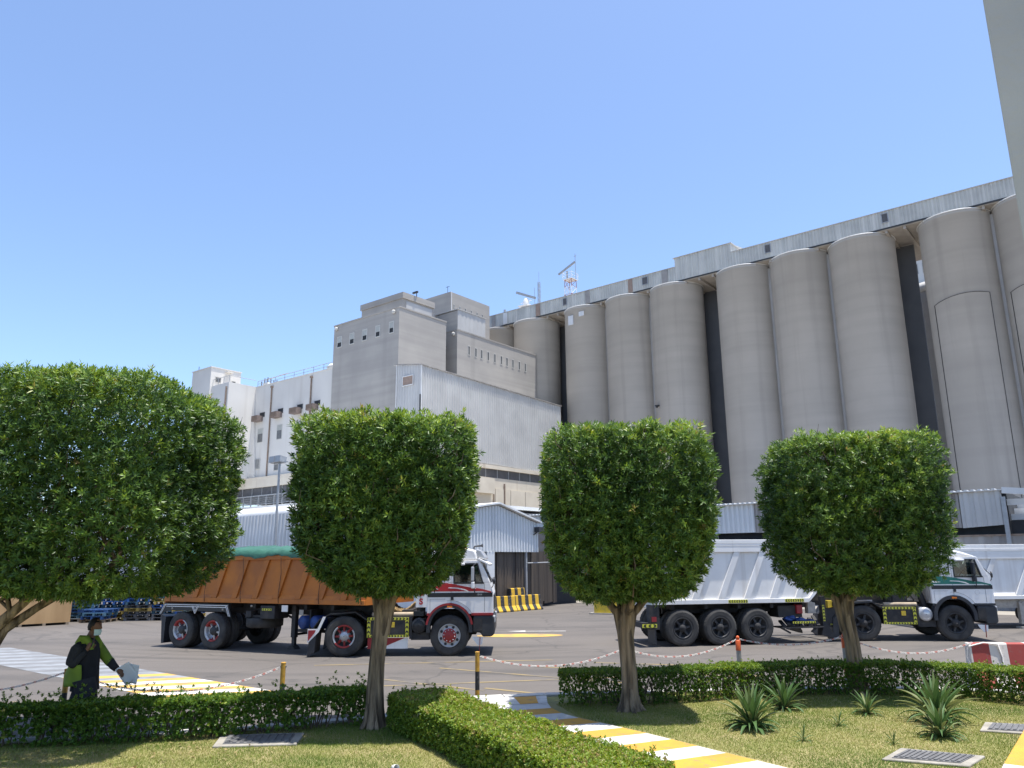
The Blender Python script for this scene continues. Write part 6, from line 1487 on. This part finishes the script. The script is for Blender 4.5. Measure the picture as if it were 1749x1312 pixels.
# fallen leaves under the left tree
r = np.random.default_rng(8); n = 420; pos = np.stack([r.uniform(-8.5, -3.2, n), r.uniform(9.4, 11.3, n), r.uniform(.008, .022, n)], 1)
fl = leaf_mesh('fallen_leaves', pos, np.array([[0, 0, 1.]]) + r.normal(0, .3, (n, 3)), 1, .07, .028, 1.5, 'agave', np.full(n, .95), droop=0)
tag(obj('fallen_leaves', fl), 'brown fallen leaves scattered on the shaded left lawn', 'leaves', kind='stuff')

n = 260; x_ = r.uniform(1.2, 9.0, n); y_ = r.uniform(9.6, 14.6, n); k_ = in_poly(x_, y_, [(1.0, 13.6), (1.5, 12.3), (3.2, 9.8), (4.6, 9.0), (7.4, 12.0), (9.4, 12.0), (8.7, 14.2), (5, 14.3), (2, 13.6)])
pos = np.stack([x_[k_], y_[k_], r.uniform(.01, .025, k_.sum())], 1)
fl = leaf_mesh('fallen_leaves', pos, np.array([[0, 0, 1.]]) + r.normal(0, .3, (len(pos), 3)), 1, .06, .025, 1.5, 'agave', np.full(len(pos), .95), droop=0)
tag(obj('fallen_leaves', fl), 'brown fallen leaves scattered on the sunny right lawn', 'leaves', kind='stuff')

# ------------------------------------------------------------------ street furniture
def manhole(label, q, nslat, seed):
    c = Vector((sum(p[0] for p in q) / 4, sum(p[1] for p in q) / 4, 0)); t = thing('manhole_cover', label, 'manhole cover', c)
    loc = [(p[0] - c.x, p[1] - c.y) for p in q]; inn = [(x * .80, y * .74) for x, y in loc]
    part('concrete_surround', MB().prism(loc, 'z', -.08, .028), 'slab', t, bevel=.012)
    lid = part('iron_lid', MB().prism(inn, 'z', .0285, .036), 'lid', t)
    a, b, c_, d = [Vector((*p, 0)) for p in inn]
    for i in range(nslat):
        t0, t1 = (i + .22) / nslat, (i + .78) / nslat
        P_ = lambda s_, u_: (a.lerp(b, u_)).lerp(d.lerp(c_, u_), s_)
        q4 = [P_(t0, .06), P_(t1, .06), P_(t1, .94), P_(t0, .94)]
        part('lid_rib', MB().prism([(v.x, v.y) for v in q4], 'z', .0365, .047), 'lid', lid)
    return t
manhole('ribbed iron manhole cover on the left lawn, half in tree shade', manholes[0], 9, 1)
manhole('ribbed iron manhole cover at the bottom edge of the right lawn', manholes[1], 12, 2)
manhole('ribbed iron manhole cover near the yellow edging at the right', manholes[2], 10, 3)

def post_yb(label, x, y, bands):
    t = thing('bollard', label, 'bollard', (x, y, ROAD), 0, 'yellow and black bollards holding the chain'); z = 0.0
    for h, mt in bands: part('painted_band', MB().lathe([(.042, z), (.042, z + h)], (0, 0, 0), (0, 0, 1), 18), mt, t); z += h
    part('cap', MB().lathe([(.044, z), (.044, z + .012), (.01, z + .02)], (0, 0, 0), (0, 0, 1), 18), 'postyellow', t)
    part('chain_hook', MB().tube([(-.06, 0, z - .06), (0, -.03, z - .05), (.06, 0, z - .06)], .01, 6), 'darksteel', t); return t
post_yb('worn yellow and black bollard at the mouth of the striped path', -.70, 15.38, [(.14, 'postyellow'), (.33, 'blackposts'), (.34, 'postyellow')])
post_yb('yellow bollard with black lower half, between the man and second tree', -3.98, 14.0, [(.1, 'postyellow'), (.37, 'blackposts'), (.34, 'postyellow')])
post_yb('bollard mostly hidden behind the walking man', -7.45, 13.55, [(.1, 'postyellow'), (.33, 'blackposts'), (.36, 'postyellow')])
post_yb('bollard behind the trunk of the third tree', 2.15, 15.75, [(.1, 'postyellow'), (.36, 'blackposts'), (.39, 'postyellow')])
def post_or(label, x, y):
    t = thing('bollard', label, 'bollard', (x, y, ROAD), 0, 'orange-topped bollards behind the right hedge')
    part('grey_tube', MB().lathe([(.046, 0.0), (.046, .76)], (0, 0, 0), (0, 0, 1), 18), 'postgrey', t)
    part('orange_band', MB().lathe([(.05, .20), (.05, .46)], (0, 0, 0), (0, 0, 1), 18), 'orange', t)
    part('orange_sleeve', MB().lathe([(.050, .74), (.051, .92), (.036, .94), (.01, .94)], (0, 0, 0), (0, 0, 1), 18), 'orange', t)
    part('knob', MB().lathe([(.01, .93), (.032, .95), (.036, .98), (.024, 1.01), (.002, 1.02)], (0, 0, 0), (0, 0, 1), 14), 'orange', t); return t
post_or('orange-topped bollard left, before the white trailer\'s rear axles', 4.43, 16.0); post_or('orange-topped bollard right, close to the rightmost tree trunk', 6.65, 16.3)

def link_mesh(mat):
    m = MB(); a, b = .027, .014; pts = []
    for k in range(13):
        t_ = 2 * pi * k / 12; pts.append((a * cos(t_), b * sin(t_), 0))
    return m.tube(pts, .0055, 5, cap=False)
def chain(label, p, q, sag, red=1):
    p, q = Vector(p), Vector(q); mid = (p + q) / 2; t = thing('chain', label, 'chain', (mid.x, mid.y, ROAD), 0, 'red and white plastic chains')
    L = (q - p).length; n = int(L * 1.03 / .043); W_, R_ = MB(), MB(); base = link_mesh('chainw')
    for i in range(n):
        u_ = (i + .5) / n; c = p.lerp(q, u_); c.z -= sag * 4 * u_ * (1 - u_); tn = (q - p); tn.z -= sag * 4 * (1 - 2 * u_); tn.normalize()
        M_ = tn.to_track_quat('X', 'Z').to_matrix() @ Matrix.Rotation(pi / 4 + (pi / 2 if i % 2 else 0), 3, 'X')
        o_ = c - Vector((mid.x, mid.y, ROAD)); (R_ if (i // red) % 4 == 3 else W_).add([M_ @ Vector(v) + o_ for v in base.v], base.f, 0, True)
    part('white_links', W_, 'chainw', t, kind='stuff'); part('red_links', R_, 'chainr', t, kind='stuff'); return t
zc = ROAD + .76
chain('chain at far left, running out of view past the big tree', (-10.6, 13.2, zc), (-7.45, 13.55, zc), .30)
chain('sagging chain in front of the crosswalk, beside the walking man', (-7.45, 13.55, zc), (-3.98, 14.0, zc), .36)
chain('sagging chain between the path-side bollard and third tree trunk', (-.70, 15.38, zc), (2.15, 15.75, zc + .06), .26)
chain('sagging chain between third tree trunk and left orange bollard', (2.15, 15.75, zc + .06), (4.43, 16.0, ROAD + .96), .24)
chain('short sagging chain between the two orange bollards', (4.43, 16.0, ROAD + .96), (6.65, 16.3, ROAD + .96), .14)
chain('chain from the right orange bollard to the red and white barrier', (6.65, 16.3, ROAD + .96), (8.9, 15.72, ROAD + .88), .26)

def jersey(name, label, x, y, rz, L, h, mat, group, z=ROAD):
    t = thing(name, label, 'barrier', (x, y, z), rz, group); k = h / .8
    prof = [(-.28 * k, 0), (-.28 * k, .07 * k), (-.13 * k, .30 * k), (-.085 * k, .78 * k), (-.07 * k, .8 * k), (.07 * k, .8 * k), (.085 * k, .78 * k), (.13 * k, .30 * k), (.28 * k, .07 * k), (.28 * k, 0)]
    part('concrete_body', MB().prism(prof, 'x', -L / 2, L / 2), mat, t, bevel=.015)
    return t
j = jersey('concrete_barrier', 'red and white striped concrete barrier where the chain ends', 10.25, 15.75, radians(-6), 2.75, .86, 'rw', None)
part('lifting_loop', MB().tube([(-.2 + .05 * cos(a), 0, .86 + .055 * sin(a)) for a in [pi * k / 8 for k in range(9)]], .009, 6), 'chainw', j)
part('drain_hole', MB().lathe([(.03, 0), (.001, 0)], (.05, -.118, .55), (0, -1, 0), 12, sm=False), 'dark', j)
part('tied_chain_end', MB().tube([(-1.38, -.1, .8), (-1.1, -.1, .87), (-.85, -.11, .84), (-.8, -.13, .6), (-.82, -.17, .42)], .014, 6).tube([(-1.4, -.08, .78), (-1.44, -.09, .6), (-1.38, -.1, .45)], .012, 5), 'chainw', j)
for i, (u, v, L, lab) in enumerate(((-26.15, 31.4, 1.75, 'left yellow and black striped barrier before the curtained doorway'), (-26.1, 33.35, 2.0, 'right yellow and black striped barrier before the curtained doorway'))):
    p = S(u, v); jersey('concrete_barrier', lab, p.x, p.y, SR + radians(90) + radians(-4), L, .78, 'yb', 'yellow and black barriers by the shed door')
for i, (u, v, L, lab) in enumerate(((-26.9, 30.6, 1.6, 'left yellow and black barrier of the rear row, tucked against the curtained doorway'), (-26.9, 33.4, 1.2, 'right yellow and black barrier of the rear row, tucked against the curtained doorway'))):
    p = S(u, v); jersey('concrete_barrier', lab, p.x, p.y, SR + radians(90), L, 1.12, 'yb', 'yellow and black barriers by the shed door')
t = thing('concrete_block', 'yellow concrete block on the road behind the third tree', 'block', (4.5, 38.8, ROAD), radians(-20))
part('body', MB().box(-.55, .55, -.35, .35, 0, .75), 'yellowplate', t, bevel=.04); part('lifting_eye', MB().tube([(-.08, 0, .75), (-.06, 0, .84), (.06, 0, .84), (.08, 0, .75)], .015, 6), 'darksteel', t)
part('plinth', MB().box(-.75, .75, -.5, .5, -.0, .06), 'slab', t)

# plywood crate and white bags
cr = thing('plywood_crate', 'large plywood crate on skids behind the big left tree', 'crate', (-21.6, 34.6, ROAD), radians(47))
cr.location = (-20.9, 34.4, ROAD)
LX, LY, HZ = 2.9, 1.6, 1.32
part('side_panel', MB().box(-LX / 2, LX / 2, -LY / 2, -LY / 2 + .02, .1, HZ), 'ply', cr); part('side_panel', MB().box(-LX / 2, LX / 2, LY / 2 - .02, LY / 2, .1, HZ), 'ply', cr)
part('end_panel', MB().box(LX / 2 - .02, LX / 2 - .0, -LY / 2 + .021, LY / 2 - .021, .1, HZ), 'ply', cr); part('end_panel', MB().box(-LX / 2, -LX / 2 + .02, -LY / 2 + .021, LY / 2 - .021, .1, HZ), 'ply', cr)
part('lid_panel', MB().box(-LX / 2 - .01, LX / 2 + .01, -LY / 2 - .01, LY / 2 + .01, HZ + .001, HZ + .025), 'ply', cr)
for x in (-1.35, -.45, .45, 1.35): part('skid', MB().box(x - .06, x + .06, -LY / 2, LY / 2, 0, .1), 'pal_tan', cr)
rnd = random.Random(4)
for k, (x, y, z, s_) in enumerate(((-22.6, 37.6, 0, .75), (-23.6, 38.2, 0, .8), (-21.6, 37.9, 0, .7), (-24.9, 38.4, 0, .8), (-22.9, 37.9, .95, .7), (-24.0, 38.3, 1.0, .72), (-21.9, 37.9, .92, .6))):
    m = MB(); n1, n2 = 16, 10; vv = []
    for i in range(n2 + 1):
        th = pi * i / n2
        for jj in range(n1):
            ph = 2 * pi * jj / n1; f = 1 + .07 * sin(3 * ph + k + i) + .05 * sin(5 * th + k)
            vx = math.copysign(abs(sin(th) * cos(ph)) ** .6, cos(ph)); vy = math.copysign(abs(sin(th) * sin(ph)) ** .6, sin(ph)); vz = math.copysign(abs(cos(th)) ** .6, cos(th))
            vv.append((vx * s_ * .85 * f, vy * s_ * .85 * f, (vz * .72 + .72) * s_ * .95))
    m.add(vv, [(i * n1 + jj, (i + 1) * n1 + jj, (i + 1) * n1 + (jj + 1) % n1, i * n1 + (jj + 1) % n1) for i in range(n2) for jj in range(n1)], 0, True)
    tag(part('bulk_bag', m, 'bag', None, loc=(x, y, ROAD + z), rot=(0, 0, rnd.uniform(0, 3))), 'white bulk bag in the heap behind the plywood crate', 'bag', 'white bulk bags heaped behind the crate')

# pallet stacks
def pallet_mesh(name, mat):
    m = MB(); Lx, Ly = 1.2, 1.0
    for k in range(5): x = -Lx / 2 + .06 + k * (Lx - .12) / 4; m.box(x - .06, x + .06, -Ly / 2, Ly / 2, .118, .14)
    for y in (-Ly / 2 + .05, 0, Ly / 2 - .05):
        m.box(-Lx / 2, Lx / 2, y - .05, y + .05, .098, .1175); m.box(-Lx / 2, Lx / 2, y - .05, y + .05, 0, .02)
        for x in (-Lx / 2 + .07, 0, Lx / 2 - .07): m.box(x - .07, x + .07, y - .049, y + .049, .0205, .0975)
    return m.mesh(name, mat)
PM = {c: pallet_mesh('pallet', 'pal_' + c) for c in ('blue', 'teal', 'yellow', 'tan', 'dark', 'red')}
ORD = ['lowest', 'second', 'third', 'fourth', 'fifth', 'sixth', 'seventh', 'eighth', 'ninth', 'tenth', 'eleventh', 'twelfth']
CN = {'blue': 'blue-painted', 'teal': 'dull teal', 'yellow': 'yellow-painted', 'tan': 'bare tan', 'dark': 'dark grey', 'red': 'red-painted'}
stacks = [(-21.0, 37.3, 20, 'first', ['tan', 'dark', 'tan', 'tan', 'dark', 'tan', 'tan', 'dark', 'blue', 'tan', 'tan']),
          (-19.85, 36.9, 8, 'second', ['dark', 'teal', 'teal', 'blue', 'teal', 'teal', 'blue', 'dark', 'teal', 'blue']),
          (-18.75, 36.2, -3, 'third', ['tan', 'blue', 'teal', 'blue']),
          (-18.6, 37.6, 4, 'fourth', ['yellow', 'yellow', 'yellow', 'blue', 'teal', 'blue', 'blue', 'blue', 'yellow', 'yellow', 'blue', 'red']),
          (-17.3, 37.2, 2, 'fifth', ['dark', 'dark', 'dark', 'yellow', 'dark', 'teal', 'blue', 'blue', 'teal', 'yellow', 'blue', 'blue']),
          (-16.05, 37.3, -4, 'sixth', ['dark', 'dark', 'teal', 'dark', 'blue', 'yellow', 'yellow', 'teal', 'dark', 'yellow', 'tan']),
          (-14.95, 36.9, 3, 'seventh', ['blue', 'yellow', 'blue', 'yellow', 'blue', 'yellow', 'yellow'])]
rnd = random.Random(21)
for x, y, a, sn, cols in stacks:
    for k, c in enumerate(cols):
        o = obj('pallet', PM[c], None, (x + rnd.uniform(-.05, .05), y + rnd.uniform(-.05, .05), ROAD + .001 + k * .1415), (0, 0, radians(a + rnd.uniform(-4, 4) + (rnd.choice([0, 0, 90])))))
        tag(o, f'{CN[c]} pallet, {ORD[k]} from the ground in the {sn} stack right of the plywood crate' if k else f'{CN[c]} pallet lying lowest in the {sn} stack right of the plywood crate', 'pallet', 'wooden pallets in stacks')
# litter in the foreground lawn
tag(part('paper_cup', MB().lathe([(.001, 0), (.03, .0), (.038, .09), (.034, .09), (.027, .004)], (0, 0, 0), (0, 0, 1), 16), 'bag', None, loc=(-1.42, 9.72, .035), rot=(radians(80), 0, .6)), 'small white cup lying on the grass at the bottom edge', 'cup')
